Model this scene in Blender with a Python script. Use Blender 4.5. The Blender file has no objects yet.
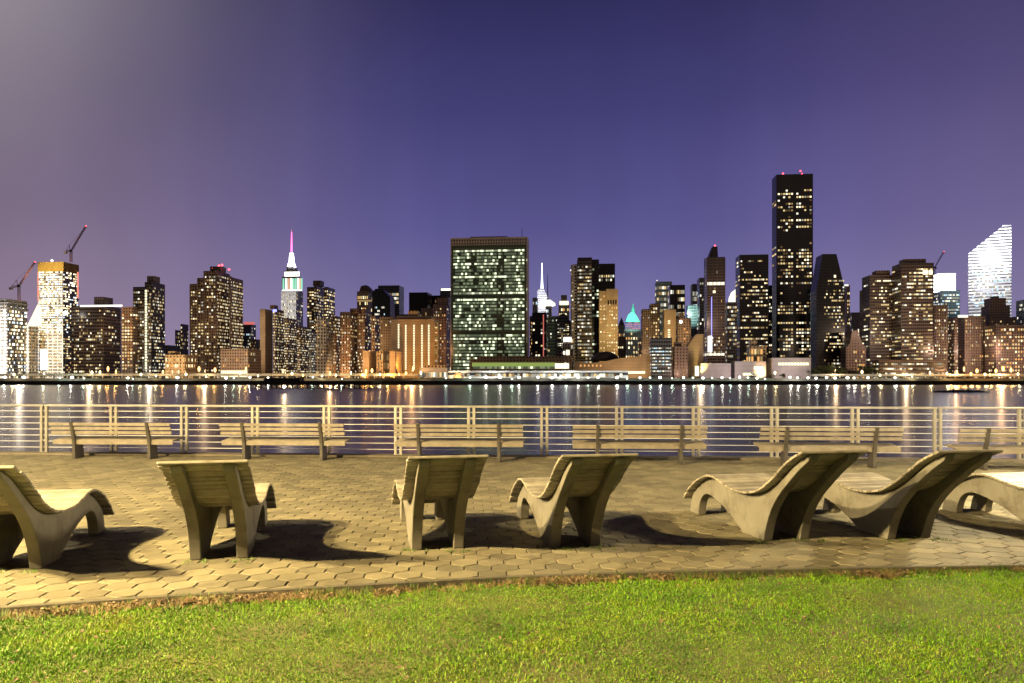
import bpy, bmesh, math, random
import numpy as np
from mathutils import Vector, Matrix
R = math.radians
scene = bpy.context.scene
COL = scene.collection
F, HY, CH = 780.0, 376.0, 1.65          # focal length in px, horizon row, eye height

# ---------------------------------------------------------------- camera
cd = bpy.data.cameras.new('camera')
cam = bpy.data.objects.new('camera', cd)
COL.objects.link(cam)
cam.location = (0, 0, CH)
cam.rotation_euler = (R(90), 0, 0)
cd.sensor_width = 36.0
cd.lens = 36.0 * F / 1024
cd.shift_y = (HY - 341.5) / 1024
cd.clip_start, cd.clip_end = 0.1, 20000
scene.camera = cam

# ---------------------------------------------------------------- night sky
w = bpy.data.worlds.new('World')
scene.world = w
w.use_nodes = True
nt = w.node_tree
nt.nodes.clear()
def N(t, typ, **kw):
    n = t.nodes.new(typ)
    for k, v in kw.items():
        setattr(n, k, v)
    return n
def ramp(t, stops, interp='LINEAR'):
    n = t.nodes.new('ShaderNodeValToRGB')
    cr = n.color_ramp
    cr.interpolation = interp
    while len(cr.elements) < len(stops):
        cr.elements.new(0.5)
    for e, (p, c) in zip(cr.elements, stops):
        e.position = p
        e.color = (*c, 1) if len(c) == 3 else c
    return n
out = N(nt, 'ShaderNodeOutputWorld')
bg = N(nt, 'ShaderNodeBackground')
tc = N(nt, 'ShaderNodeTexCoord')
sep = N(nt, 'ShaderNodeSeparateXYZ')
nt.links.new(tc.outputs['Generated'], sep.inputs[0])
# elevation of the view direction drives the light-pollution gradient
asn = N(nt, 'ShaderNodeMath', operation='ARCSINE')
nt.links.new(sep.outputs['Z'], asn.inputs[0])
# azimuth from the river axis
atn = N(nt, 'ShaderNodeMath', operation='ARCTAN2')
nt.links.new(sep.outputs['X'], atn.inputs[0])
nt.links.new(sep.outputs['Y'], atn.inputs[1])
el = N(nt, 'ShaderNodeMapRange')
el.inputs[1].default_value = -0.02; el.inputs[2].default_value = 1.0
nt.links.new(asn.outputs[0], el.inputs[0])
mid = ramp(nt, [(0.0, (.25, .225, .41)), (.09, (.195, .176, .385)), (.20, (.108, .098, .285)), (.34, (.055, .050, .18)), (.46, (.030, .027, .105)), (.62, (.015, .014, .05)), (1.0, (.008, .008, .02))])
lef = ramp(nt, [(0.0, (.33, .24, .32)), (.09, (.285, .21, .30)), (.20, (.20, .15, .225)), (.34, (.14, .112, .165)), (.46, (.11, .092, .135)), (.62, (.03, .026, .05)), (1.0, (.008, .008, .02))])
rig = ramp(nt, [(0.0, (.27, .225, .38)), (.09, (.225, .19, .35)), (.20, (.15, .122, .275)), (.34, (.085, .068, .185)), (.46, (.05, .042, .125)), (.62, (.02, .018, .05)), (1.0, (.008, .008, .02))])
for r_ in (mid, lef, rig):
    nt.links.new(el.outputs[0], r_.inputs[0])
ml = N(nt, 'ShaderNodeMapRange', interpolation_type='SMOOTHSTEP')
ml.inputs[1].default_value = -0.05; ml.inputs[2].default_value = -0.64
nt.links.new(atn.outputs[0], ml.inputs[0])
mr = N(nt, 'ShaderNodeMapRange', interpolation_type='SMOOTHSTEP')
mr.inputs[1].default_value = 0.15; mr.inputs[2].default_value = 0.62
nt.links.new(atn.outputs[0], mr.inputs[0])
m1 = N(nt, 'ShaderNodeMix', data_type='RGBA'); m2 = N(nt, 'ShaderNodeMix', data_type='RGBA')
nt.links.new(ml.outputs[0], m1.inputs['Factor']); nt.links.new(mid.outputs[0], m1.inputs['A']); nt.links.new(lef.outputs[0], m1.inputs['B'])
nt.links.new(mr.outputs[0], m2.inputs['Factor']); nt.links.new(m1.outputs['Result'], m2.inputs['A']); nt.links.new(rig.outputs[0], m2.inputs['B'])
# thin uneven haze lit from below
nz = N(nt, 'ShaderNodeTexNoise'); nz.inputs['Scale'].default_value = 2.2; nz.inputs['Detail'].default_value = 4
nt.links.new(tc.outputs['Generated'], nz.inputs['Vector'])
nr = N(nt, 'ShaderNodeMapRange'); nr.inputs[1].default_value = .3; nr.inputs[2].default_value = .7; nr.inputs[3].default_value = .90; nr.inputs[4].default_value = 1.10
nt.links.new(nz.outputs[0], nr.inputs[0])
mm = N(nt, 'ShaderNodeVectorMath', operation='SCALE')
nt.links.new(m2.outputs['Result'], mm.inputs[0]); nt.links.new(nr.outputs[0], mm.inputs['Scale'])
# the sky behind the viewer, away from the city, is darker
bk = N(nt, 'ShaderNodeMapRange'); bk.inputs[1].default_value = .2; bk.inputs[2].default_value = -.5; bk.inputs[3].default_value = 1; bk.inputs[4].default_value = .25
nt.links.new(sep.outputs['Y'], bk.inputs[0])
mb_ = N(nt, 'ShaderNodeVectorMath', operation='SCALE')
nt.links.new(mm.outputs[0], mb_.inputs[0]); nt.links.new(bk.outputs[0], mb_.inputs['Scale'])
# faint pillars of city light standing in the haze
pv = N(nt, 'ShaderNodeCombineXYZ'); nt.links.new(atn.outputs[0], pv.inputs[0])
pn = N(nt, 'ShaderNodeTexNoise'); pn.inputs['Scale'].default_value = 9; pn.inputs['Detail'].default_value = 2
nt.links.new(pv.outputs[0], pn.inputs['Vector'])
pr = N(nt, 'ShaderNodeMapRange'); pr.inputs[1].default_value = .35; pr.inputs[2].default_value = .75; pr.inputs[3].default_value = .97; pr.inputs[4].default_value = 1.07
nt.links.new(pn.outputs[0], pr.inputs[0])
pm = N(nt, 'ShaderNodeVectorMath', operation='SCALE'); nt.links.new(mb_.outputs[0], pm.inputs[0]); nt.links.new(pr.outputs[0], pm.inputs['Scale'])
mb_ = pm
# lamp flare high on the left, painted into the sky as a soft glow
gl = N(nt, 'ShaderNodeVectorMath', operation='DOT_PRODUCT'); gd = Vector((-.85, 1, .70)).normalized(); gl.inputs[1].default_value = gd
nt.links.new(tc.outputs['Generated'], gl.inputs[0])
gr0 = N(nt, 'ShaderNodeMapRange'); gr = gr0; gr.inputs[1].default_value = .92; gr.inputs[2].default_value = 1.0; gr.inputs[3].default_value = 0; gr.inputs[4].default_value = 1
nt.links.new(gl.outputs['Value'], gr0.inputs[0])
gr = N(nt, 'ShaderNodeMath', operation='POWER'); gr.inputs[1].default_value = 3.2; nt.links.new(gr0.outputs[0], gr.inputs[0])
gc = N(nt, 'ShaderNodeVectorMath', operation='SCALE'); gc.inputs[0].default_value = (.27, .245, .24)
nt.links.new(gr.outputs[0], gc.inputs['Scale'])
ga = N(nt, 'ShaderNodeVectorMath', operation='ADD'); nt.links.new(mb_.outputs[0], ga.inputs[0]); nt.links.new(gc.outputs[0], ga.inputs[1])
mb_ = ga
# a last trace of twilight from the physical sky, sun well down
sky = N(nt, 'ShaderNodeTexSky', sky_type='NISHITA')
sky.sun_disc = False; sky.sun_elevation = R(-4); sky.sun_rotation = R(-20)
sk = N(nt, 'ShaderNodeVectorMath', operation='SCALE'); sk.inputs['Scale'].default_value = .01
nt.links.new(sky.outputs[0], sk.inputs[0])
ad = N(nt, 'ShaderNodeVectorMath', operation='ADD')
nt.links.new(mb_.outputs[0], ad.inputs[0]); nt.links.new(sk.outputs[0], ad.inputs[1])
nt.links.new(ad.outputs[0], bg.inputs[0])
bg.inputs[1].default_value = 1.0
nt.links.new(bg.outputs[0], out.inputs[0])

# added warm fill sun from behind the viewer, lifting the far facades
sl = bpy.data.lights.new('fill_sun', 'SUN'); sl.energy = .10; sl.angle = R(25); sl.color = (1, .72, .5)
so = bpy.data.objects.new('fill_sun', sl); COL.objects.link(so); so.rotation_euler = (R(78), 0, R(8))

vs = scene.view_settings
scene.display_settings.display_device = 'sRGB'
vs.view_transform = 'Standard'; vs.look = 'None'; vs.exposure = 0.0; vs.gamma = 1.0
vs.use_curve_mapping = False
cy = scene.cycles
cy.use_denoising = True
try:
    cy.denoiser = 'OPENIMAGEDENOISE'
except Exception:
    pass
cy.use_light_tree = True
cy.max_bounces = 6; cy.diffuse_bounces = 3; cy.glossy_bounces = 3
cy.sample_clamp_indirect = 40.0
cy.caustics_reflective = False; cy.caustics_refractive = False

# ---------------------------------------------------------------- helpers
def tag(o, label=None, cat=None, group=None, kind=None):
    if label: o['label'] = label
    if cat: o['category'] = cat
    if group: o['group'] = group
    if kind: o['kind'] = kind
    return o
def empty(name, loc, rz=0.0, label=None, cat=None, group=None):
    o = bpy.data.objects.new(name, None)
    o.empty_display_size = .3
    COL.objects.link(o)
    o.location = loc; o.rotation_euler = (0, 0, rz)
    return tag(o, label, cat, group)
class MB:
    def __init__(s):
        s.v = []; s.f = []; s.m = []
    def poly(s, pts, mi=0):
        b = len(s.v); s.v += [tuple(p) for p in pts]; s.f.append(tuple(range(b, b + len(pts)))); s.m.append(mi)
    def box(s, x0, x1, y0, y1, z0, z1, mi=0):
        b = len(s.v)
        s.v += [(x0, y0, z0), (x1, y0, z0), (x1, y1, z0), (x0, y1, z0), (x0, y0, z1), (x1, y0, z1), (x1, y1, z1), (x0, y1, z1)]
        for f in ((3, 2, 1, 0), (4, 5, 6, 7), (0, 1, 5, 4), (1, 2, 6, 5), (2, 3, 7, 6), (3, 0, 4, 7)):
            s.f.append(tuple(b + i for i in f)); s.m.append(mi)
    def bar(s, a, b_, r, n=6, r2=None, mi=0):
        a = Vector(a); b_ = Vector(b_); d = (b_ - a).normalized(); r2 = r if r2 is None else r2
        u = d.cross(Vector((0, 0, 1)))
        u = Vector((1, 0, 0)) if u.length < 1e-4 else u.normalized()
        v = d.cross(u); base = len(s.v)
        for p, rr in ((a, r), (b_, r2)):
            for i in range(n):
                t = 2 * math.pi * (i + .5) / n
                s.v.append(tuple(p + (u * math.cos(t) + v * math.sin(t)) * rr))
        for i in range(n):
            j = (i + 1) % n
            s.f.append((base + i, base + j, base + n + j, base + n + i)); s.m.append(mi)
        s.f.append(tuple(base + i for i in reversed(range(n)))); s.m.append(mi)
        s.f.append(tuple(base + n + i for i in range(n))); s.m.append(mi)
    def prism(s, pts, y0, y1, mi=0):
        """outline of (x, z) points run from y0 to y1; points counter-clockwise seen from -y"""
        n = len(pts); b = len(s.v)
        s.v += [(x, y0, z) for x, z in pts] + [(x, y1, z) for x, z in pts]
        s.f.append(tuple(b + i for i in range(n))); s.m.append(mi)
        s.f.append(tuple(b + n + i for i in reversed(range(n)))); s.m.append(mi)
        for i in range(n):
            j = (i + 1) % n
            s.f.append((b + j, b + i, b + n + i, b + n + j)); s.m.append(mi)
    def lathe(s, prof, cx=0, cy=0, n=16, mi=0):
        b = len(s.v)
        for r, z in prof:
            for i in range(n):
                t = 2 * math.pi * i / n
                s.v.append((cx + r * math.cos(t), cy + r * math.sin(t), z))
        for k in range(len(prof) - 1):
            for i in range(n):
                j = (i + 1) % n
                s.f.append((b + k * n + i, b + k * n + j, b + (k + 1) * n + j, b + (k + 1) * n + i)); s.m.append(mi)
        s.f.append(tuple(b + i for i in reversed(range(n)))); s.m.append(mi)
        s.f.append(tuple(b + (len(prof) - 1) * n + i for i in range(n))); s.m.append(mi)
    def mesh(s, name, mats):
        me = bpy.data.meshes.new(name)
        me.from_pydata(s.v, [], s.f)
        for m in (mats if isinstance(mats, (list, tuple)) else [mats]):
            me.materials.append(m)
        if any(s.m):
            me.polygons.foreach_set('material_index', s.m)
        me.update()
        return me
    def build(s, name, mats, parent=None, smooth=False):
        me = s.mesh(name, mats)
        if smooth:
            me.polygons.foreach_set('use_smooth', [True] * len(me.polygons))
        o = bpy.data.objects.new(name, me)
        COL.objects.link(o)
        o.parent = parent
        return o
def copy_tree(o, parent=None):
    c = o.copy(); COL.objects.link(c); c.parent = parent
    for ch in list(o.children):
        copy_tree(ch, c)
    return c
def bevel(o, wdt, seg=2, ang=40):
    m = o.modifiers.new('bevel', 'BEVEL'); m.width = wdt; m.segments = seg; m.limit_method = 'ANGLE'; m.angle_limit = R(ang)
    return o

# ---------------------------------------------------------------- materials
def new_mat(name):
    m = bpy.data.materials.new(name); m.use_nodes = True
    return m, m.node_tree, m.node_tree.nodes['Principled BSDF']
def rough_mat(name, c1, c2, scale=6.0, rough=.75, bump=.2, bscale=60.0, stain=None, metallic=0.0, island=0.0):
    """a base colour that wanders between c1 and c2, small bumps, optional dark stains"""
    m, t, p = new_mat(name)
    co = N(t, 'ShaderNodeTexCoord')
    n = N(t, 'ShaderNodeTexNoise'); n.inputs['Scale'].default_value = scale; n.inputs['Detail'].default_value = 6; n.inputs['Roughness'].default_value = .65
    t.links.new(co.outputs['Object'], n.inputs['Vector'])
    r = ramp(t, [(.33, c1), (.67, c2)])
    t.links.new(n.outputs[0], r.inputs[0])
    last = r.outputs[0]
    if island:
        g = N(t, 'ShaderNodeNewGeometry')
        mr_ = N(t, 'ShaderNodeMapRange'); mr_.inputs[3].default_value = 1 - island; mr_.inputs[4].default_value = 1 + island * .6
        t.links.new(g.outputs['Random Per Island'], mr_.inputs[0])
        s_ = N(t, 'ShaderNodeVectorMath', operation='SCALE')
        t.links.new(last, s_.inputs[0]); t.links.new(mr_.outputs[0], s_.inputs['Scale'])
        last = s_.outputs[0]
    if stain:
        n2 = N(t, 'ShaderNodeTexNoise'); n2.inputs['Scale'].default_value = stain[1]; n2.inputs['Detail'].default_value = 8; n2.inputs['Roughness'].default_value = .7
        t.links.new(co.outputs['Object'], n2.inputs['Vector'])
        r2 = ramp(t, [(.5, (0, 0, 0)), (.68, (stain[2],) * 3)])
        t.links.new(n2.outputs[0], r2.inputs[0])
        mx = N(t, 'ShaderNodeMix', data_type='RGBA')
        t.links.new(r2.outputs[0], mx.inputs['Factor']); t.links.new(last, mx.inputs['A'])
        mx.inputs['B'].default_value = (*stain[0], 1)
        last = mx.outputs['Result']
    t.links.new(last, p.inputs['Base Color'])
    p.inputs['Roughness'].default_value = rough
    p.inputs['Metallic'].default_value = metallic
    if bump:
        n3 = N(t, 'ShaderNodeTexNoise'); n3.inputs['Scale'].default_value = bscale; n3.inputs['Detail'].default_value = 5
        t.links.new(co.outputs['Object'], n3.inputs['Vector'])
        b = N(t, 'ShaderNodeBump'); b.inputs['Strength'].default_value = bump; b.inputs['Distance'].default_value = .01
        t.links.new(n3.outputs[0], b.inputs['Height']); t.links.new(b.outputs[0], p.inputs['Normal'])
    return m
def emit(name, col, strength, sampled=False):
    m = bpy.data.materials.new(name); m.use_nodes = True
    t = m.node_tree; t.nodes.clear()
    o = N(t, 'ShaderNodeOutputMaterial'); e = N(t, 'ShaderNodeEmission')
    e.inputs[0].default_value = (*col, 1); e.inputs[1].default_value = strength
    t.links.new(e.outputs[0], o.inputs[0])
    if not sampled:
        m.cycles.emission_sampling = 'NONE'
    return m
def facade(name, wall, glass, floor=3.6, bay=3.0, gz=.55, gx=.6, rough=.55, wall2=None):
    """masonry or metal with rows of dark window openings set out on the wall's own metres"""
    m, t, p = new_mat(name)
    co = N(t, 'ShaderNodeTexCoord'); sp = N(t, 'ShaderNodeSeparateXYZ')
    t.links.new(co.outputs['Object'], sp.inputs[0])
    def frac(sock, period, width):
        d = N(t, 'ShaderNodeMath', operation='DIVIDE'); d.inputs[1].default_value = period; t.links.new(sock, d.inputs[0])
        f = N(t, 'ShaderNodeMath', operation='FRACT'); t.links.new(d.outputs[0], f.inputs[0])
        c = N(t, 'ShaderNodeMath', operation='LESS_THAN'); c.inputs[1].default_value = width; t.links.new(f.outputs[0], c.inputs[0])
        return c.outputs[0]
    xy = N(t, 'ShaderNodeMath', operation='ADD'); t.links.new(sp.outputs['X'], xy.inputs[0]); t.links.new(sp.outputs['Y'], xy.inputs[1])
    a = frac(sp.outputs['Z'], floor, gz); b = frac(xy.outputs[0], bay, gx)
    mu = N(t, 'ShaderNodeMath', operation='MULTIPLY'); t.links.new(a, mu.inputs[0]); t.links.new(b, mu.inputs[1])
    n = N(t, 'ShaderNodeTexNoise'); n.inputs['Scale'].default_value = .07; n.inputs['Detail'].default_value = 6
    t.links.new(co.outputs['Object'], n.inputs['Vector'])
    r = ramp(t, [(.35, wall), (.65, wall2 or tuple(c * 1.35 for c in wall))])
    t.links.new(n.outputs[0], r.inputs[0])
    mx = N(t, 'ShaderNodeMix', data_type='RGBA'); t.links.new(mu.outputs[0], mx.inputs['Factor'])
    t.links.new(r.outputs[0], mx.inputs['A']); mx.inputs['B'].default_value = (*glass, 1)
    t.links.new(mx.outputs['Result'], p.inputs['Base Color'])
    rr = N(t, 'ShaderNodeMapRange'); rr.inputs[3].default_value = rough; rr.inputs[4].default_value = .22
    t.links.new(mu.outputs[0], rr.inputs[0]); t.links.new(rr.outputs[0], p.inputs['Roughness'])
    p.inputs['Specular IOR Level'].default_value = .22 if wall[0] < .03 else .4
    return m

DG = (.012, .013, .016)
M = dict(
    brick=facade('brown_brick', (.18, .13, .10), DG, 3.0, 2.6, .5, .45),
    brick2=facade('red_brick', (.19, .125, .095), DG, 3.1, 3.0, .5, .42),
    darkbrick=facade('dark_brick', (.15, .095, .065), DG, 3.0, 2.8, .55, .5),
    tan=facade('tan_stone', (.34, .25, .15), DG, 3.4, 3.4, .45, .35),
    tanblank=facade('blank_tan_concrete', (.36, .26, .16), (.28, .2, .12), 3.4, 60, .06, 1.0),
    grey=facade('grey_stone', (.30, .27, .24), DG, 3.5, 3.0, .5, .5),
    greyblank=facade('blank_grey_panels', (.34, .32, .31), (.28, .27, .27), 5, 9, .05, 1.0),
    black=facade('black_glass', (.012, .011, .011), (.006, .006, .008), 3.6, 2.4, .75, .8, .3),
    dark=facade('dark_curtain_wall', (.08, .065, .055), (.012, .012, .014), 3.6, 2.2, .62, .8, .45),
    bronze=facade('bronze_curtain_wall', (.14, .098, .072), (.02, .017, .016), 3.5, 2.0, .6, .8, .4),
    slate=facade('slate_curtain_wall', (.085, .09, .105), (.02, .024, .034), 3.8, 2.4, .6, .8, .4),
    green=facade('green_glass_wall', (.085, .105, .07), (.05, .08, .05), 3.75, 1.35, .66, .8, .3),
    teal=facade('teal_glass_wall', (.10, .16, .17), (.03, .06, .07), 4.0, 2.4, .6, .8, .4),
    marble=facade('pale_marble', (.5, .42, .34), (.45, .38, .3), 3.75, 6, .05, 1.0),
    white=facade('white_metal_bands', (.72, .72, .76), (.06, .06, .075), 6.0, 400, .42, 1.0),
    limestone=facade('limestone_piers', (.42, .40, .37), DG, 3.6, 3.2, .6, .5),
    concrete=facade('raw_concrete', (.32, .29, .26), (.10, .09, .08), 3.6, 6.0, .72, .85),
)
roof_m = rough_mat('roof_felt', (.05, .045, .045), (.09, .08, .075), .3, .9, 0)
steel_red = rough_mat('crane_red_steel', (.16, .06, .05), (.22, .08, .06), 1, .5, 0)
gold_net = rough_mat('golden_safety_net', (.48, .30, .05), (.6, .38, .07), .3, .8, 0)
copper_m = rough_mat('green_copper', (.10, .42, .32), (.14, .5, .38), .3, .6, 0)
seawall_m = rough_mat('dark_seawall', (.025, .022, .02), (.05, .045, .04), .4, .9, 0)
asphalt = rough_mat('asphalt', (.04, .04, .042), (.06, .058, .056), .2, .9, 0)
conc_pale = rough_mat('pale_concrete', (.33, .31, .27), (.42, .40, .35), .2, .8, 0)
rock_m = rough_mat('wet_rock', (.015, .013, .012), (.04, .035, .03), .5, .8, 0)
dark_metal = rough_mat('dark_painted_metal', (.03, .03, .032), (.05, .05, .05), 3, .45, 0)
E = dict(
    warm=emit('warm_window', (1, .74, .34), .95), warmdim=emit('dim_warm_window', (1, .66, .28), .36), warmfaint=emit('faint_warm_window', (1, .6, .26), .13), warmhot=emit('bright_warm_window', (1, .84, .52), 1.9),
    white=emit('white_window', (1, .93, .72), 1.5), whitedim=emit('dim_white_window', (.95, .9, .70), .45), whitefaint=emit('faint_white_window', (.95, .9, .72), .14),
    green=emit('greenish_window', (.66, .78, .44), .36), greendim=emit('dim_greenish_window', (.52, .64, .38), .17), greenhot=emit('bright_greenish_window', (.9, 1, .66), 1.5),
    orange=emit('amber_window', (1, .5, .16), 1.0), blue=emit('cool_window', (.6, .85, 1), 1.2), cream=emit('cream_stair_window', (1, .93, .6), 1.6),
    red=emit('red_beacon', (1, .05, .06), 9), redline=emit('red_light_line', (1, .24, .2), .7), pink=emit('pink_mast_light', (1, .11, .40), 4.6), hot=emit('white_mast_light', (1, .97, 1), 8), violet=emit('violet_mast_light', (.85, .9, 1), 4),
    glow_green=emit('green_crown_glow', (.38, .95, .66), .9), glow_white=emit('white_crown_glow', (1, .97, .85), 2.5), glow_orange=emit('orange_crown_glow', (1, .55, .34), .9), glow_pink=emit('pink_crown_glow', (1, .36, .45), .8),
    site=emit('work_light_floor', (1, .84, .58), 4.0), site2=emit('pale_blue_work_light', (.75, .88, 1), 1.6), sitered=emit('red_hoist_light', (1, .3, .2), 1.2),
    strip=emit('white_roof_strip', (1, .95, .8), 2.4), lawnlit=emit('lit_green_glass', (.62, .8, .2), .45), bluelit=emit('blue_sign_light', (.25, .25, 1), 3.0),
)
PAL = dict(
    home=['warm', 'warm', 'warm', 'warmdim', 'warmdim', 'warmfaint', 'warmfaint', 'warmhot', 'white', 'whitedim'],
    homedim=['warm', 'warmfaint', 'warmfaint', 'warmdim', 'warmdim', 'whitedim', 'orange', 'warmdim'],
    office=['white', 'whitefaint', 'warmfaint', 'whitedim', 'whitedim', 'warm', 'warmdim'],
    cool=['blue', 'white', 'whitedim', 'whitedim'],
    un=['green', 'green', 'greendim', 'greendim', 'greendim', 'greenhot'],
    pinks=['glow_pink', 'glow_pink', 'warmdim', 'whitedim'], officeg=['greenhot', 'greenhot', 'whitedim', 'green'], cream=['cream'], white=['white'], site=['site', 'site', 'site2', 'warmhot', 'warmhot', 'warm'], orange=['orange', 'warm', 'warmdim'],
    amber=['warm', 'warm', 'orange', 'warmhot'],
)
# unit window blocks, one shared mesh per glow
UNIT = {}
for k in E:
    b = MB(); b.box(-.5, .5, -.5, .5, -.5, .5); UNIT[k] = b.mesh('lit_window', E[k])

# ---------------------------------------------------------------- city builder
TH = R(6.0); CT, ST = math.cos(TH), math.sin(TH)
GZ = -3.6                                  # street level across the river
class Bldg:
    def __init__(s, name, label, D, xc, cat='building', group=None, single=True, yaw=None):
        s.D = D; s.X0 = (xc - 512) / F * D; s.single = single
        s.c, s.s = (CT, ST) if yaw is None else (math.cos(R(yaw)), math.sin(R(yaw)))
        s.root = empty(name, (s.X0, D, GZ), -(TH if yaw is None else R(yaw)), label, cat, group)
        s.rnd = random.Random(label); s.w = []; s.xc = xc
    def lx(s, px, y):
        k = (px - 512) / F
        return (k * (s.D + y * s.c) - s.X0 - y * s.s) / (s.c + k * s.s)
    def lz(s, py, x, y):
        d = s.D - x * s.s + y * s.c
        return CH - (py - HY) * d / F - GZ
    def ext(s, xl, xr, yt, yb, off, depth):
        y0, y1 = off, off + depth
        xa = max(s.lx(xl, y0), s.lx(xl, y1)); xb = min(s.lx(xr, y0), s.lx(xr, y1))
        if xb - xa < .5:
            xa, xb = s.lx(xl, y0), s.lx(xr, y0)
        xm = (xa + xb) / 2
        za = 0.0 if yb is None else s.lz(yb, xm, y0)
        return [xa, xb, y0, y1, za, s.lz(yt, xm, y0)]
    def box(s, xl, xr, yt, yb=None, mat='brick', depth=28, off=0, name='tower_body', roof=True):
        e = s.ext(xl, xr, yt, yb, off, depth)
        b = MB(); b.box(*e)
        if roof and e[1] - e[0] > 6:        # parapet upstand round a felt roof
            x0, x1, y0, y1, z0, z1 = e; t_ = .6
            b.box(x0, x1, y0, y0 + t_, z1 + .003, z1 + 1.2); b.box(x0, x0 + t_, y0 + t_, y1, z1 + .003, z1 + 1.2); b.box(x1 - t_, x1, y0 + t_, y1, z1 + .003, z1 + 1.2)
        o = b.build(name, M[mat] if isinstance(mat, str) else mat, s.root)
        return e
    def shape(s, pts, mat, depth=28, off=0, name='tower_body'):
        """front outline in (column, row) pairs, clockwise from bottom left as seen"""
        q = [(s.lx(px, off), 0.0 if py is None else s.lz(py, s.lx(px, off), off)) for px, py in pts]
        a = sum(q[i][0] * q[(i + 1) % len(q)][1] - q[(i + 1) % len(q)][0] * q[i][1] for i in range(len(q)))
        if a < 0: q.reverse()
        b = MB(); b.prism(q, off, off + depth)
        return b.build(name, M[mat] if isinstance(mat, str) else mat, s.root)
    def win(s, e, nx, nz, p, pal='home', fx=.6, fz=.5, band=0.0, side=0, z0=0.02, z1=.97, x0=.03, x1=.97, pside=None, skip=None, patchy=.6):
        """lit windows on the front wall (and on the wall seen sideways): nx by nz openings, a share p lit"""
        xa, xb, ya, yb, za, zb = e; L = PAL[pal]
        if .15 <= p <= .55 and pal in ('home', 'homedim', 'office', 'cool', 'amber'): p *= 1.3
        def face(n, p_, put, jitter):
            for k in range(nz):
                row = p_ * (1 + patchy * (s.rnd.random() * 2 - 1)); run = False
                for i in range(n):
                    lit = s.rnd.random() < row
                    if band and run and s.rnd.random() < band: lit = True
                    run = lit
                    if not lit or (skip and skip(i / max(n - 1, 1), k / max(nz - 1, 1))): continue
                    z = za + (zb - za) * (z0 + (z1 - z0) * (k + .5) / nz); h = (zb - za) * (z1 - z0) / nz * fz
                    put(i, n, z, h, s.rnd.choice(L))
        def front(i, n, z, h, c):
            st = (xb - xa) * (x1 - x0) / n
            s.w.append((xa + (xb - xa) * x0 + st * (i + .5), ya, z, st * fx, .4, h, c))
        face(nx, p, front, 0)
        if side == 0 and nx > 2 and x0 == .03 and x1 == .97 and p < .99:
            side = max(1, round(nx * (yb - ya) / max(xb - xa, 1) * .8)); pside = p * .5
        if side and side > 0:
            rt = s.xc < 594
            xs = xb if rt else xa
            def sd(i, n, z, h, c):
                st = (yb - ya) / n
                s.w.append((xs, ya + st * (i + .5), z, .4, st * fx, h, c))
            face(side, p if pside is None else pside, sd, 0)
    def lamp_block(s, xl, xr, yt, yb, glow, name='light_strip', off=-.3, depth=.5):
        e = s.ext(xl, xr, yt, yb, off, .01); e[3] = e[2] + depth
        b = MB(); b.box(*e)
        return b.build(name, E[glow], s.root)
    def beacon(s, px, py, off=4, r=1.0, glow='red'):
        x = s.lx(px, off); z = s.lz(py, x, off)
        b = MB(); b.bar((x, off, z - 3), (x, off, z), .15); o = b.build('beacon_mast', dark_metal, s.root)
        b = MB(); b.lathe([(.15 * r, z - r), (.8 * r, z - .6 * r), (r, z), (.8 * r, z + .6 * r), (.15 * r, z + r)], x, off, 8)
        b.build('beacon_lamp', E[glow], o)
    def done(s):
        s.rnd.shuffle(s.w)
        lone = s.w[:100] if s.single else []
        for (x, y, z, sx, sy, sz, c) in lone:
            o = bpy.data.objects.new('lit_window', UNIT[c]); COL.objects.link(o)
            o.parent = s.root; o.location = (x, y, z); o.scale = (sx, sy, sz)
        rest = s.w[len(lone):]
        if rest:
            b = MB(); cs = sorted({q[6] for q in rest})
            for (x, y, z, sx, sy, sz, c) in rest:
                b.box(x - sx / 2, x + sx / 2, y - sy / 2, y + sy / 2, z - sz / 2, z + sz / 2, cs.index(c))
            o = b.build('lit_window_field', [E[c] for c in cs], s.root); o['kind'] = 'stuff'
def flood(b, px, py, dist, col, power, aim=None, size=60, h=None):
    """a floodlight lamp in front of a wall, aimed at it"""
    l = bpy.data.lights.new('floodlight', 'SPOT'); l.energy = power; l.color = col; l.spot_size = R(size); l.spot_blend = .6; l.shadow_soft_size = 1.0
    o = bpy.data.objects.new('floodlight', l); COL.objects.link(o); o.parent = b.root
    x = b.lx(px, 0); z = b.lz(py, x, 0)
    p = Vector((x, -dist, z if h is None else h)); q = Vector((x, 0, z)) if aim is None else Vector((b.lx(aim[0], 0), 0, b.lz(aim[1], x, 0)))
    o.location = p; o.rotation_euler = (q - p).to_track_quat('-Z', 'Y').to_euler()
    return o
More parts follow.
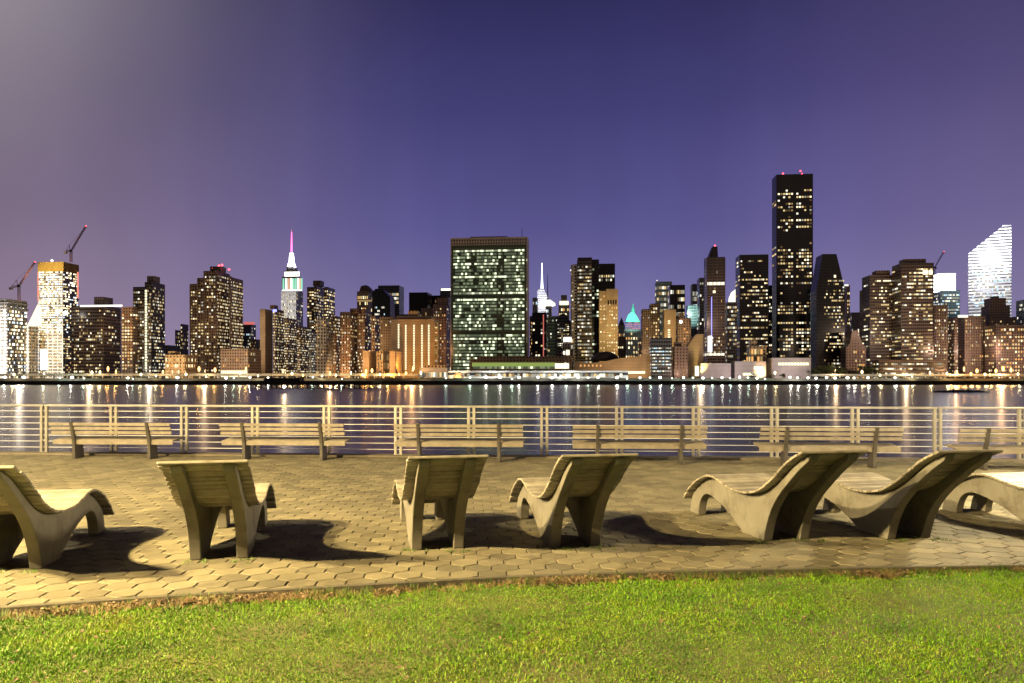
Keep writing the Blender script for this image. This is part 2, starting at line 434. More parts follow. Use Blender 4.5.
# ================================================================ THE FAR SHORE: towers, left to right
def crane(px, ybase, ytop, jib, counter, D, label, blue=False):
    b = Bldg('tower_crane', label, D, px, 'crane', 'luffing cranes on the half-built towers', False)
    b.root.location.z = GZ
    def P(x, y): 
        X = b.lx(x, 0); return Vector((X, 0, b.lz(y, X, 0)))
    base, top, tip, ct = P(px, ybase), P(px, ytop), P(*jib), P(*counter)
    def lattice(a, c, wd, n, name):
        m = MB(); d = (c - a).normalized(); u = d.cross(Vector((0, 1, 0))).normalized() * wd / 2; v = Vector((0, wd / 2, 0))
        cor = [u + v, u - v, -u - v, -u + v]
        for k in cor: m.bar(a + k, c + k, .22, 4)
        for i in range(n):
            p, q = a.lerp(c, i / n), a.lerp(c, (i + 1) / n)
            for j in range(4):
                m.bar(p + cor[j], q + cor[(j + 1) % 4], .13, 4)
        return m.build(name, steel_red, b.root)
    lattice(base, top, 2.0, 8, 'mast'); lattice(top, tip, 1.3, 12, 'jib'); lattice(top, ct, 1.6, 4, 'counter_jib')
    apex = top + (ct - top) * .35 + Vector((0, 0, 7))
    m = MB(); m.bar(top + Vector((-1, 0, 0)), apex, .3, 4); m.bar(ct, apex, .2, 4); m.bar(apex, top.lerp(tip, .85), .1, 4); m.build('tie_frame', steel_red, b.root)
    m = MB(); m.box(ct.x - 2, ct.x + 1, -1.5, 1.5, ct.z - 3, ct.z - .4); m.build('counterweight', conc_pale, b.root)
    m = MB(); m.box(top.x - .3, top.x + 2.4, -2.6, -1.2, top.z - 1.5, top.z + 1.3); m.build('cab', dark_metal, b.root)
    b.beacon(jib[0], jib[1], 0, .7)
    return b

# 1 half-built block at the left edge
b = Bldg('construction_tower', 'half-built block flooded with white work lights at the far left edge', 860, 0)
e = b.box(-34, 27, 300, mat='concrete', depth=30); b.win(e, 26, 20, .9, 'site', .62, .55, z1=.93, patchy=.15)
for yy in (302, 307): b.box(-30, 28.5, yy, yy + 1.6, 'concrete', 30, -1.2, 'floor_slab', False)
flood(b, 4, 345, 60, (1, .95, .88), 900000, size=90); flood(b, 12, 372, 40, (1, .95, .85), 150000, size=100)
b.done()
crane(19, 302, 286, (35, 262), (11.5, 287), 864, 'red luffing crane on the half-built block at the left edge')
# 2 
b = Bldg('scaffold_hoist', 'yellow lit wedge of scaffold sheeting between the two half-built towers', 872, 33)
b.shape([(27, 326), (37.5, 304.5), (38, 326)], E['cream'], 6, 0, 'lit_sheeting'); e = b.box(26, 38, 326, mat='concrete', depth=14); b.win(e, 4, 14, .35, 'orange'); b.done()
# 3
b = Bldg('construction_tower', 'tall half-built tower wrapped at its top in a golden safety net', 890, 58)
e = b.box(38, 78, 270, mat='concrete', depth=26); b.win(e, 13, 26, .93, 'site', .68, .6, z0=.43, z1=.99, patchy=.1)
b.win(e, 13, 20, .55, 'amber', .6, .5, z0=.0, z1=.43)
b.box(37.6, 79, 262, 271.5, gold_net, 27, -1, 'safety_net', False)
for yy in (285, 297, 318, 330): b.box(36.6, 79.4, yy, yy + 1.2, 'concrete', 28, -1.4, 'floor_slab', False)
b.lamp_block(37.4, 38.6, 272, 300, 'sitered', 'hoist_light'); b.lamp_block(77, 78.3, 272, 298, 'sitered', 'hoist_light')
b.lamp_block(40, 47, 349, 370, 'site2', 'lit_stair_core')
flood(b, 57, 285, 55, (1, .82, .55), 200000, size=80); flood(b, 50, 350, 50, (1, .72, .32), 160000, size=90)
b.beacon(52, 260.6, 3, 1.2, 'hot'); b.done()
b = Bldg('work_floodlight', 'fierce white floodlight on a mast beside the gold-topped tower', 800, 65.5, 'floodlight', None, False)
x = 0; z = b.lz(313, 0, 0); m = MB(); m.bar((0, 0, 0), (0, 0, z), .3, 6); m.build('pole', dark_metal, b.root)
m = MB(); m.lathe([(.3, z - 1.8), (1.6, z - 1), (2.1, z), (1.6, z + 1), (.3, z + 1.8)], 0, 0, 10); m.build('lamp_head', emit('fierce_floodlight', (1, .98, .94), 25, True), b.root)
crane(71, 262, 251, (86, 226), (66, 251), 894, 'red luffing crane above the gold-netted half-built tower')
# 4
b = Bldg('apartment_block', 'wide dark apartment block with a glowing white roof line and roof box', 810, 100)
e = b.box(71, 121, 307, mat='bronze', depth=30); b.win(e, 17, 22, .24, 'home', .62, .5, .25)
b.lamp_block(80, 122, 305, 306.6, 'strip', 'roof_light_strip'); b.box(94, 113, 298, 306.8, 'brick', 16, 7, 'roof_house')
e = b.box(121.3, 133, 308, mat='brick2', depth=28, off=3); b.win(e, 4, 22, .5, 'amber', .6, .5); flood(b, 127, 330, 50, (1, .6, .22), 90000, size=70); b.done()
# 5
b = Bldg('apartment_tower', 'slim dark stepped tower with one vertical line of stair lights', 815, 149)
e = b.box(133, 144.5, 288, mat='dark', depth=26, off=2); b.win(e, 5, 27, .3, 'office', .7, .5, .3)
e = b.box(144.7, 165, 283, mat='dark', depth=26); b.win(e, 7, 28, .36, 'office', .75, .5, .45)
b.box(147, 160, 277, 282.2, 'brick', 12, 6, 'roof_house'); e = b.ext(145, 147, 287, 371, -.3, .3); b.win(e, 1, 30, 1, 'cream', 1.0, .7, patchy=0, x0=0, x1=1)
b.done()
# 6, 7
b = Bldg('apartment_tower', 'small distant brick tower between the stair-lit tower and the big brown one', 1350, 182, single=False)
e = b.box(175, 182, 330, mat='brick', depth=20); b.win(e, 3, 12, .3); e = b.box(180.5, 188.5, 324, mat='darkbrick', depth=20, off=-3); b.win(e, 4, 13, .25); b.done()
b = Bldg('warehouse', 'flat black warehouse roof tucked behind low tan buildings', 1050, 172, single=False)
b.box(163, 180, 346, mat='dark', depth=30); b.done()
b = Bldg('low_building', 'low tan building with amber windows left of the big brown tower', 770, 180)
e = b.box(165, 197, 356, mat='tan', depth=24); b.win(e, 12, 4, .5, 'amber'); b.box(168, 180, 352.5, 356.2, 'tan', 10, 6, 'roof_house'); flood(b, 181, 364, 25, (1, .62, .25), 28000, size=110); b.done()
# 8
b = Bldg('apartment_tower', 'big brown ribbed apartment tower crowned with red beacons', 820, 217)
for xl, xr, yt, off in ((190, 197.5, 285, 4), (197.5, 204, 279, 2), (204, 216, 272, 0), (216, 230, 271, -2), (230, 243, 277, 3)):
    e = b.box(xl, xr, yt, mat='darkbrick', depth=28, off=off); n = max(2, round((xr - xl) / 2.6)); b.win(e, n, 31, .40, 'home', .6, .48)
    b.box(xl - .5, xl + .7, yt - .8, None, 'brick', 3, off - 1.2, 'pier', False)
b.box(210, 226, 267.5, 272, 'brick', 12, 6, 'roof_house')
for px, py in ((213, 268.5), (219, 265.8), (222, 265), (229, 269.5)): b.beacon(px, py, 7, 1.1)
b.done()
# 9
b = Bldg('office_tower', 'small distant blue-grey tower capped by a red light line', 1700, 249, single=False)
e = b.box(243, 256, 325, mat='slate', depth=26); b.win(e, 5, 16, .35, 'cool'); b.lamp_block(244, 254.5, 322, 324.6, 'redline', 'crown_glow'); b.done()
# 10 the tall spire
b = Bldg('art_deco_skyscraper', 'tall art deco skyscraper with green and white crown and pink spire', 2300, 292)
e = b.box(281, 303, 291, mat='limestone', depth=55); b.win(e, 11, 26, .42, 'office', .55, .55)
e = b.box(282, 302.4, 277, 291.2, 'limestone', 50, 2, 'setback'); 
for k, (g, xx) in enumerate((('glow_green', 282.6), ('glow_white', 285.4), ('glow_orange', 288), ('glow_white', 290.4), ('glow_green', 292.6), ('glow_green', 294.8), ('glow_white', 297.2), ('glow_orange', 299), ('glow_green', 300.8))):
    b.lamp_block(xx, xx + 1.7, 278.3, 289.5, g, 'crown_glow', 1.5, .8)  # self-glowing strips put in for the floodlight on the crown
b.lamp_block(282, 302, 289.8, 290.9, 'glow_white', 'crown_glow', 1.4, .8)
b.box(284, 300.4, 271, 277.2, 'limestone', 42, 6, 'setback'); b.lamp_block(284.4, 299.6, 271.8, 276.3, 'glow_white', 'crown_glow', 5.4, .8)
b.box(286.5, 297.5, 267, 271.2, 'limestone', 34, 10, 'setback')
flood(b, 292, 312, 170, (1, .97, .95), 1.6e6, size=60)
z = lambda py: b.lz(py, 0, 20)
m = MB(); sc = 2300 / F; cx0 = b.lx(291.6, 20)
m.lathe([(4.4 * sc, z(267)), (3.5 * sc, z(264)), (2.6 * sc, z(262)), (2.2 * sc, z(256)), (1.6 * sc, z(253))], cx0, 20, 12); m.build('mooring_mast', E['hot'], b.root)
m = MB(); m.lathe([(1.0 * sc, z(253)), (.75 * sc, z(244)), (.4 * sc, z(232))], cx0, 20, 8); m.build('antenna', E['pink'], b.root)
m = MB(); m.lathe([(.3 * sc, z(232)), (.15 * sc, z(229))], cx0, 20, 6); m.build('antenna_tip', E['glow_pink'], b.root)
b.done()
# 11
b = Bldg('apartment_tower', 'brick tower with a blank tan side wall and a blue roof light', 860, 272)
b.box(260, 272.6, 309, mat='tanblank', depth=20); b.box(270, 278, 305, 309, 'darkbrick', 10, 6, 'roof_house')
e = b.box(272.8, 284, 309, mat='darkbrick', depth=24, off=-1); b.win(e, 4, 24, .5, 'home')
b.lamp_block(272.8, 276.5, 309.3, 311.8, 'bluelit', 'roof_sign', -1.6); flood(b, 266, 340, 50, (1, .75, .5), 60000, size=80); b.done()
# 12
b = Bldg('hospital_block', 'low wide brick building with one long row of bright windows', 775, 240)
e = b.box(220, 261, 350, mat='brick', depth=30); b.win(e, 14, 1, 1, 'cream', .8, .75, z0=.10, z1=.38, patchy=0); b.win(e, 14, 3, .22, 'homedim', .5, .45, z0=.4)
b.box(222, 232, 347.5, 350.2, 'brick', 12, 6, 'roof_house'); flood(b, 240, 360, 35, (1, .68, .38), 50000, size=110); b.done()
# 13-16
b = Bldg('apartment_tower', 'dark apartment block peppered with lit windows below the tall spire', 840, 297)
e = b.box(284.2, 297, 318, mat='brick', depth=26, off=2); b.win(e, 6, 24, .5, 'home')
e = b.box(297, 309, 326, mat='darkbrick', depth=26); b.win(e, 6, 22, .5, 'home'); e = b.box(309, 320, 331, mat='slate', depth=26, off=3); b.win(e, 5, 19, .55, 'office'); b.done()
b = Bldg('apartment_tower', 'rounded-bay tower with bright floor bands and a small roof house', 950, 321)
e = b.box(307, 314, 288, mat='bronze', depth=26, off=2); b.win(e, 3, 30, .45, 'home', .8, .5)
e = b.box(314, 324, 285.5, mat='bronze', depth=26); b.win(e, 5, 30, .42, 'home'); e = b.box(324, 335, 287, mat='bronze', depth=26, off=1); b.win(e, 4, 30, .5, 'home', .8, .5, .5)
b.box(313, 324, 281.5, 286, 'darkbrick', 12, 8, 'roof_house'); b.done()
b = Bldg('apartment_tower', 'pale grey slender tower in front of the rounded-bay tower', 830, 324)
e = b.box(315.5, 333, 319, mat='limestone', depth=22); b.win(e, 6, 20, .33, 'homedim'); b.done()
b = Bldg('apartment_block', 'brown brick block with scattered windows right of the pale grey tower', 845, 343)
e = b.box(333, 343, 316, mat='brick2', depth=24, off=4); b.win(e, 5, 20, .35, 'home'); e = b.box(340, 357, 313, mat='brick2', depth=24); b.win(e, 7, 20, .38, 'home', .5)
b.box(350, 361, 309.5, 313.4, 'darkbrick', 10, 6, 'roof_house'); flood(b, 342, 372, 25, (1, .5, .18), 60000, size=120, h=6); b.done()
b = Bldg('apartment_block', 'brown brick block directly behind the low orange building', 860, 366)
e = b.box(357.5, 371, 310, mat='brick2', depth=24); b.win(e, 6, 20, .38, 'home', .5); e = b.box(371, 381, 316, mat='brick2', depth=24, off=2); b.win(e, 4, 18, .4, 'amber', .5); flood(b, 368, 340, 60, (1, .55, .2), 70000, size=80); b.done()
# 17-21
b = Bldg('art_deco_tower', 'slender stone tower with a dark stepped pyramid cap', 1450, 365, single=False)
e = b.box(357, 373, 292, mat='tan', depth=30); b.win(e, 6, 14, .4, 'amber', .5, .5, .5); b.shape([(359, 292), (361, 286), (366, 285), (370, 289), (371, 292)], 'darkbrick', 20, 5, 'pyramid_cap')
b.lamp_block(357.5, 372, 300, 301.6, 'warmdim', 'lit_cornice'); b.done()
b = Bldg('office_tower', 'black faceted glass tower in front of the white-topped one', 1300, 382, single=False)
b.shape([(372, None), (372, 292), (376, 288.5), (383, 290), (390, 297), (391, None)], 'black', 30); e = b.ext(373, 390, 300, None, 0, 30); b.win(e, 9, 22, .18, 'cool'); b.done()
b = Bldg('office_tower', 'dark square tower with glaring white windows near its top', 1600, 391, single=False)
e = b.box(378, 404, 286, mat='slate', depth=40); b.win(e, 6, 3, .9, 'office', .9, .6, .9, z0=.80, z1=.93, x0=.35); b.win(e, 9, 18, .22, 'office', .8, .5, .5, z1=.78); b.done()
b = Bldg('office_tower', 'plain black box tower with a few lit corner offices', 1500, 420, single=False)
e = b.box(409, 432, 293, mat='black', depth=40); b.win(e, 8, 12, .3, 'office', .8, .5, .5, z0=.3, z1=.8, x0=.4); b.done()
b = Bldg('office_tower', 'lower black tower with a white-lit roof corner beside the green slab', 1550, 442, single=False)
e = b.box(428, 451, 296, mat='black', depth=40); b.win(e, 9, 14, .18, 'office'); e = b.box(440, 452, 289, 297, 'slate', 20, -2, 'roof_house'); b.lamp_block(441, 452, 288.6, 290.4, 'strip', 'roof_light', -2.6); b.done()
b = Bldg('apartment_tower', 'reddish brick tower squeezed against the left edge of the green slab', 900, 442)
e = b.box(433, 450, 305, mat='brick2', depth=24); b.win(e, 6, 22, .28, 'homedim', .5); e = b.box(437, 450, 299, 305.4, 'brick2', 14, 4, 'roof_house'); flood(b, 442, 350, 60, (1, .45, .2), 60000, size=80); b.done()
# 22-24
b = Bldg('power_station_block', 'low orange-lit stone building with a tall glazed centre', 745, 382)
e = b.box(363, 376.5, 351, mat='tanblank', depth=26); e = b.box(389.5, 402, 351, mat='tanblank', depth=26); e = b.box(376.5, 389.5, 352, mat='tan', depth=24, off=1.5, name='glazed_bay')
b.win(e, 4, 3, .6, 'homedim', .7, .7, z0=.1); flood(b, 371, 360, 26, (1, .42, .05), 30000, size=110, h=5); flood(b, 396, 360, 26, (1, .42, .05), 30000, size=110, h=5); b.done()
b = Bldg('apartment_slab', 'tan slab with five vertical columns of lit stair windows', 800, 415)
e = b.box(391, 439, 320.5, mat='tanblank', depth=24)
for px in (398.6, 405.8, 414, 422, 428.8):
    s_ = b.ext(px - .7, px + .7, 323, 371 if px > 400 else 349, -.3, .3); b.win(s_, 1, 27 if px > 400 else 15, 1, 'cream', 1, .62, patchy=0, x0=0, x1=1)
e = b.box(434, 439, 322, mat='tan', depth=4, off=-1, name='corner_bay'); b.win(e, 1, 22, .5, 'homedim')
b.box(396, 434, 317.5, 320.7, 'tanblank', 14, 5, 'penthouse'); b.box(408, 420, 312, 317.7, 'tan', 10, 8, 'penthouse')
flood(b, 415, 345, 60, (1, .47, .08), 90000, size=90, h=12); b.done()
b = Bldg('apartment_block', 'dim brown wing standing behind the tan striped slab', 850, 386)
e = b.box(380, 399, 318, mat='brick', depth=20); b.win(e, 6, 17, .2, 'homedim'); b.done()
# 25 the green glass slab
b = Bldg('glass_slab_tower', 'great green glass slab lit floor by floor with pale end walls', 880, 490)
e = b.box(450.5, 529, 238.5, mat='marble', depth=22, name='end_wall_frame')
x0, x1, y0, y1, z0, z1 = e
m = MB(); m.box(x0 + .9, x1 - .9, -.9, 0, 2, z1 - 7.5); m.build('glass_front', M['green'], b.root)
m = MB(); m.box(x0 + .9, x1 - .9, -.7, 0, z1 - 7.4, z1 - .5); m.build('louvred_top', M['grey'], b.root)
g = (x0 + .9, x1 - .9, -.9, 0, 2, z1 - 7.6)
dark_cols = ((.24, .32), (.62, .72))
def unskip(fx_, fz_):
    if abs(fz_ - .64) < .012 or abs(fz_ - .335) < .012: return True
    for a_, c_ in dark_cols:
        if a_ < fx_ < c_ and (fz_ > .66 or a_ > .5): return b.rnd.random() < .7
    return False
b.win(g, 36, 39, .92, 'un', 1.0, .6, .6, skip=unskip, patchy=.45)
def onlyrow(rows):
    return lambda fx_, fz_: all(abs(fz_ - q) > .014 for q in rows)
b.win(g, 30, 39, .55, 'officeg', 1.0, .5, .85, skip=onlyrow((.02, .10, .29, .61, .66, .80, .885, .99)), patchy=.3)
e = b.ext(470, 508, 236.5, 239, 4, 12); m = MB(); m.box(*e); m.build('roof_house', M['brick'], b.root)
x = b.lx(522, 8); m = MB(); m.bar((x, 8, z1), (x, 8, z1 + 12), .35, 6); m.build('flagpole', dark_metal, b.root)
b.done()
# 26
b = Bldg('pavilion', 'low bright glass pavilion left of the round tan dome', 742, 434)
e = b.box(419, 450, 369, mat='greyblank', depth=16); b.win(e, 12, 1, .9, 'office', .85, .6, z0=.25, z1=.85, patchy=0); b.box(424, 447, 366.5, 369.2, 'tan', 10, 3, 'roof_house'); b.done()
b = Bldg('round_dome', 'round tan dome glowing at the foot of the green glass slab', 735, 458.5, 'dome', None, False)
r_ = 5 * 735 / F; m = MB(); m.lathe([(r_ * math.cos(a), r_ * .9 + r_ * math.sin(a)) for a in [-1.1, -.7, -.35, 0, .3, .6, .9, 1.2, 1.45]], 0, 0, 20); m.build('dome_shell', rough_mat('tan_shell', (.5, .33, .17), (.6, .42, .24), .5, .7, 0), b.root, True)
flood(b, 458, 372, 20, (1, .75, .4), 30000, size=60, h=6)
# 27-31
b = Bldg('crystal_skyscraper', 'white-lit crystal skyscraper with a needle mast', 2500, 541, single=False)
b.shape([(537, 324), (537.4, 291), (541, 287.6), (544, 289), (547, 296), (546.5, 324)], 'white', 30); m = MB(); sc = 2500 / F; xx = b.lx(542, 10)
m.lathe([(1.3 * sc, b.lz(289, 0, 10)), (.7 * sc, b.lz(278, 0, 10)), (.3 * sc, b.lz(263, 0, 10))], xx, 10, 8); m.build('needle_mast', E['violet'], b.root)
flood(b, 542, 300, 120, (.95, .95, 1), 9e5, size=50); b.done()
b = Bldg('mast_tower', 'white-topped tower with a thinner dim mast right of the crystal one', 2400, 550, single=False)
e = b.box(545.5, 552, 306, mat='grey', depth=30); b.win(e, 4, 12, .4, 'cool'); m = MB(); xx = b.lx(547.6, 10); sc = 2400 / F
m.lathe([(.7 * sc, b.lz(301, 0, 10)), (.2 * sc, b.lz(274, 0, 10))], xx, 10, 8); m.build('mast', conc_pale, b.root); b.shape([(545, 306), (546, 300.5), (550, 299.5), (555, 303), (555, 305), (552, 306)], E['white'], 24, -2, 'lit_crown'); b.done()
b = Bldg('office_tower', 'dim grey tower just left of the white crystal skyscraper', 2300, 535, single=False)
e = b.box(532.5, 538, 298, mat='grey', depth=30); b.win(e, 3, 14, .3, 'cool'); b.done()
b = Bldg('apartment_tower', 'black slab with one thin red vertical line of light', 900, 540)
e = b.box(532, 547.5, 313.5, mat='black', depth=26); b.win(e, 5, 20, .1, 'home'); b.lamp_block(543, 543.9, 314.5, 368, 'redline', 'light_line'); e = b.box(529.5, 535, 316, mat='brick', depth=20, off=20); b.win(e, 3, 18, .3, 'homedim'); b.done()
b = Bldg('art_deco_tower', 'distant tower with a golden glowing crown under a dark cap', 2000, 564, single=False)
e = b.box(558.5, 569.5, 305, mat='tan', depth=28); b.win(e, 5, 14, .4, 'amber'); b.lamp_block(559.5, 568.5, 301, 305, 'cream', 'glowing_crown', -.6, 2); b.box(561, 567, 295.5, 301, 'brick', 18, 2, 'dark_cap'); b.done()
b = Bldg('office_block', 'dark green glass block with an arched top right of the black slab', 980, 560)
e = b.box(547.6, 561, 317, mat='teal', depth=26); b.win(e, 6, 18, .2, 'office'); b.shape([(556, None), (556, 322), (559, 315.5), (563, 313), (567, 315.5), (571, 322), (571, None)], 'slate', 24, -4)
e = b.ext(557, 570, 322, None, -4, 20); b.win(e, 6, 16, .25, 'office', .7, .5, .6, z0=.45); b.done()
b = Bldg('office_block', 'low block with a blazing white window beneath the curved grey tower', 850, 568)
e = b.box(562.5, 574, 336.5, mat='grey', depth=18); b.win(e, 4, 7, .55, 'office', .75, .6); b.lamp_block(564, 571, 337.5, 341.5, 'hot', 'lit_sign'); b.lamp_block(566, 569.5, 350, 355, 'warmhot', 'lit_sign'); b.done()
# 32-36
b = Bldg('office_tower', 'tall dark tower with a curved pale left flank and lit floor bands', 920, 585)
b.box(577.5, 592, 258.5, 262, 'dark', 18, 4, 'roof_house'); e = b.box(577, 592, 261.5, mat='dark', depth=24, off=-1); b.win(e, 7, 32, .38, 'office', .85, .45, .6)
x = b.lx(577.2, 12); zt = b.lz(264, x, 0); m = MB(); rad = 6.6 * 920 / F
m.lathe([(rad, 0), (rad, zt * .5), (rad, zt)], x, 10, 28); m.build('curved_flank', M['limestone'], b.root)
for k in range(26):
    if b.rnd.random() < .55:
        a = math.pi + b.rnd.choice((.35, .6, .85)); zz = zt * (k + .6) / 27
        m = MB(); p = (x + math.cos(a) * (rad + .05), 10 + math.sin(a) * (rad + .05)); m.box(p[0] - .9, p[0] + .9, p[1] - .5, p[1] + .5, zz, zz + 1.6); m.build('lit_window', E[b.rnd.choice(['whitedim', 'white', 'warmdim'])], b.root)
e = b.box(592, 599, 260.5, mat='black', depth=24, off=1); b.win(e, 3, 32, .3, 'un', .8, .5); b.done()
b = Bldg('office_tower', 'plain black tower with one lit row near its roof', 1080, 606)
e = b.box(598, 615, 264.5, mat='black', depth=30); b.win(e, 7, 2, .75, 'office', .6, .6, z0=.85, z1=.915); b.win(e, 7, 22, .06, 'home', z1=.8); b.done()
b = Bldg('hotel_tower', 'tan concrete tower with punched windows and an olive side wing', 880, 608)
e = b.box(599, 606, 292, mat='tanblank', depth=20, off=4); b.win(e, 2, 26, .5, 'amber', .4, .4)
e = b.box(606, 618, 290, mat='tanblank', depth=22); b.win(e, 5, 22, .33, 'amber', .5, .4, z1=.86)
m = MB(); 
for k in range(4):
    q = b.ext(607.6 + k * 2.5, 609.2 + k * 2.5, 300, 304.5, -.25, .3); m.box(*q)
m.build('louvre_opening', M['black'], b.root); flood(b, 609, 330, 60, (1, .72, .28), 130000, size=95); b.done()
b = Bldg('spired_tower', 'small dim tower with a pointed roof left of the green cupola', 1650, 621, single=False)
e = b.box(618, 625, 326, mat='grey', depth=20); b.win(e, 3, 10, .35, 'homedim'); b.shape([(618, 326), (621.5, 317), (625, 326)], 'slate', 14, 3, 'pointed_roof'); b.done()
b = Bldg('cupola_tower', 'stone tower with a green lit pyramid roof, cupola and pink eaves', 1500, 632, single=False)
e = b.box(624, 641, 330, mat='limestone', depth=30); b.win(e, 6, 10, .4, 'amber', .5); sc = 1500 / F
b.shape([(625.5, 322), (628, 315), (631, 312), (634, 312), (637.5, 317), (640, 322)], copper_m, 20, 4, 'pyramid_roof'); flood(b, 632, 316, 60, (.5, 1, .85), 420000, size=60)
e = b.ext(625.5, 640.5, 321.5, 329.5, -.3, .3); b.win(e, 7, 4, .75, 'pinks', .6, .6, side=-1)  # pink light on the eaves put in as small glowing blocks
xx = b.lx(633, 14); m = MB(); z = lambda p: b.lz(p, 0, 14); m.lathe([(1.9 * sc, z(312.5)), (1.7 * sc, z(309)), (.9 * sc, z(307)), (.2 * sc, z(303.5))], xx, 14, 10); m.build('cupola', copper_m, b.root); b.done()
# 37-46
b = Bldg('apartment_tower', 'stepped brown tower standing just right of the green cupola', 960, 652)
e = b.box(641, 650, 310, mat='brick', depth=24, off=2); b.win(e, 4, 18, .15, 'homedim'); e = b.box(649, 660, 304.5, mat='darkbrick', depth=24); b.win(e, 4, 20, .3, 'home'); flood(b, 648, 350, 60, (1, .6, .3), 50000, size=80); b.done()
b = Bldg('office_tower', 'broad pale glass office tower far behind the brown stepped tower', 1750, 663, single=False)
e = b.box(655, 672, 282, mat='grey', depth=40); b.win(e, 8, 16, .75, 'office', .85, .5, .7); b.beacon(657, 280.5, 4, 1.2, 'warmhot'); b.done()
b = Bldg('office_tower', 'dark square tower half overlapping the broad pale office tower', 1500, 677, single=False)
e = b.box(668, 685, 285.5, mat='black', depth=40); b.win(e, 8, 12, .4, 'office', .8, .5, .6); b.done()
b = Bldg('apartment_tower', 'yellow-tan slab with a single column of lit windows', 920, 669)
e = b.box(662.5, 676, 310.5, mat='tanblank', depth=22); e2 = b.ext(667.5, 670.5, 312, 350, -.3, .3); b.win(e2, 1, 16, .7, 'cream', .8, .5); flood(b, 669, 335, 60, (1, .7, .25), 75000, size=75); b.done()
b = Bldg('apartment_tower', 'mauve brick tower in front of the dark square one', 905, 684)
e = b.box(676.3, 691, 319, mat='brick2', depth=22); b.win(e, 5, 18, .12, 'homedim'); b.box(678, 684, 313, 319.3, 'brick2', 10, 4, 'roof_house'); b.lamp_block(679.6, 682, 320.5, 323, 'hot', 'roof_light'); flood(b, 684, 350, 60, (1, .6, .5), 40000, size=80); b.done()
b = Bldg('office_tower', 'glass tower with a white glowing top floor left of the banded tower', 1450, 694, single=False)
e = b.box(690.5, 699.5, 284.5, mat='slate', depth=30); b.win(e, 4, 2, 1, 'office', .9, .8, z0=.82, z1=.93, patchy=0); b.win(e, 4, 18, .35, 'cool', z1=.8); b.done()
b = Bldg('glass_block', 'pale teal glass block glowing softly below the office towers', 1150, 692, single=False)
e = b.box(686, 697, 306, mat='teal', depth=20); flood(b, 690, 312, 45, (.75, 1, .85), 240000, size=60); b.done()
b = Bldg('office_tower', 'narrow dark blue slab right behind the banded brown tower', 1100, 701, single=False)
e = b.box(697, 706, 278.5, mat='slate', depth=26); b.win(e, 3, 24, .2, 'cool'); b.done()
b = Bldg('crowned_tower', 'tall gridded brown tower with bright bands and a dark wedge crown', 940, 714.5)
e = b.box(704, 725, 258, mat='bronze', depth=24); b.win(e, 8, 1, 1, 'white', .92, .8, z0=.776, z1=.806, patchy=0); b.win(e, 8, 28, .09, 'homedim', .5); b.win(e, 8, 1, .8, 'white', .9, .8, z0=.20, z1=.225); b.win(e, 8, 5, .45, 'home', .6, .5, z0=.22, z1=.36)
b.lamp_block(708, 712, 336, 352, 'violet', 'lit_sign'); b.lamp_block(712.5, 715.5, 290.5, 293, 'warmhot', 'lit_sign'); b.lamp_block(711.3, 711.9, 297, 336, 'bluelit', 'light_line')
b.shape([(709, 258), (709.5, 254), (712.5, 246.5), (717.5, 246.5), (718, 258)], 'black', 14, 5, 'wedge_crown'); b.beacon(715, 245.6, 8, .9)
for k in range(6):
    xx = 704.3 + k * 4.1; q = b.ext(xx, xx + .6, 258, None, -.5, .5); m = MB(); m.box(*q); m.build('pier', M['brick'], b.root)
flood(b, 714, 320, 70, (1, .7, .55), 60000, size=95); b.done()
b = Bldg('office_block', 'low modern block with white ribbon windows above the sloping hall', 780, 661)
e = b.box(649.5, 672, 339, mat='slate', depth=22); b.win(e, 11, 8, .75, 'cool', .85, .35, .7, z0=.2, z1=.82, patchy=.3); b.done()
b = Bldg('apartment_block', 'pinkish brick block with a flat roof right of the ribbon-window block', 772, 680)
e = b.box(672.3, 688, 347.5, mat='brick2', depth=20); b.win(e, 5, 8, .12, 'homedim'); b.box(674, 682, 343, 347.8, 'brick', 8, 5, 'roof_house'); flood(b, 680, 362, 30, (1, .62, .45), 22000, size=100, h=8); b.done()
b = Bldg('apartment_block', 'mustard yellow stepped wall below the banded brown tower', 810, 695)
b.shape([(688.3, None), (688.3, 345), (693, 338), (697, 334), (703.5, 334), (703.5, None)], 'tanblank', 20); flood(b, 696, 352, 35, (1, .75, .2), 40000, size=90, h=10); b.done()
# 47-55
b = Bldg('apartment_tower', 'dark tower between the banded brown tower and the black glass block', 980, 730)
e = b.box(724, 737, 303, mat='dark', depth=24); b.win(e, 5, 18, .4, 'office', .8, .5, .5); b.done()
b = Bldg('arched_tower', 'distant tower with a white glowing arched top peeping out', 2100, 733, single=False)
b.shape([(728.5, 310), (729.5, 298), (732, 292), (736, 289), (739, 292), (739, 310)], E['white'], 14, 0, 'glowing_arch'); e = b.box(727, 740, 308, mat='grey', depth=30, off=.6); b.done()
b = Bldg('office_tower', 'black glass block with bands of lit floors left of the tallest tower', 1000, 752)
e = b.box(735.5, 768.5, 255.5, mat='black', depth=30); b.win(e, 16, 32, .27, 'home', .8, .4, .72, side=3, pside=.2, patchy=.95); b.done()
b = Bldg('brick_hall', 'squat orange-lit building with square windows at the foot of the tallest tower', 800, 757)
e = b.box(746.5, 766.5, 347, mat='tan', depth=20); b.win(e, 5, 4, .7, 'orange', .7, .7, z0=.1); b.box(749, 757, 341, 347.3, 'tan', 9, 4, 'roof_house'); flood(b, 756, 360, 30, (1, .55, .2), 30000, size=100, h=6); b.done()
b = Bldg('residential_tower', 'tallest black glass tower with golden window clusters and red beacons', 1050, 792)
e = b.box(772, 813, 175, mat='black', depth=26)
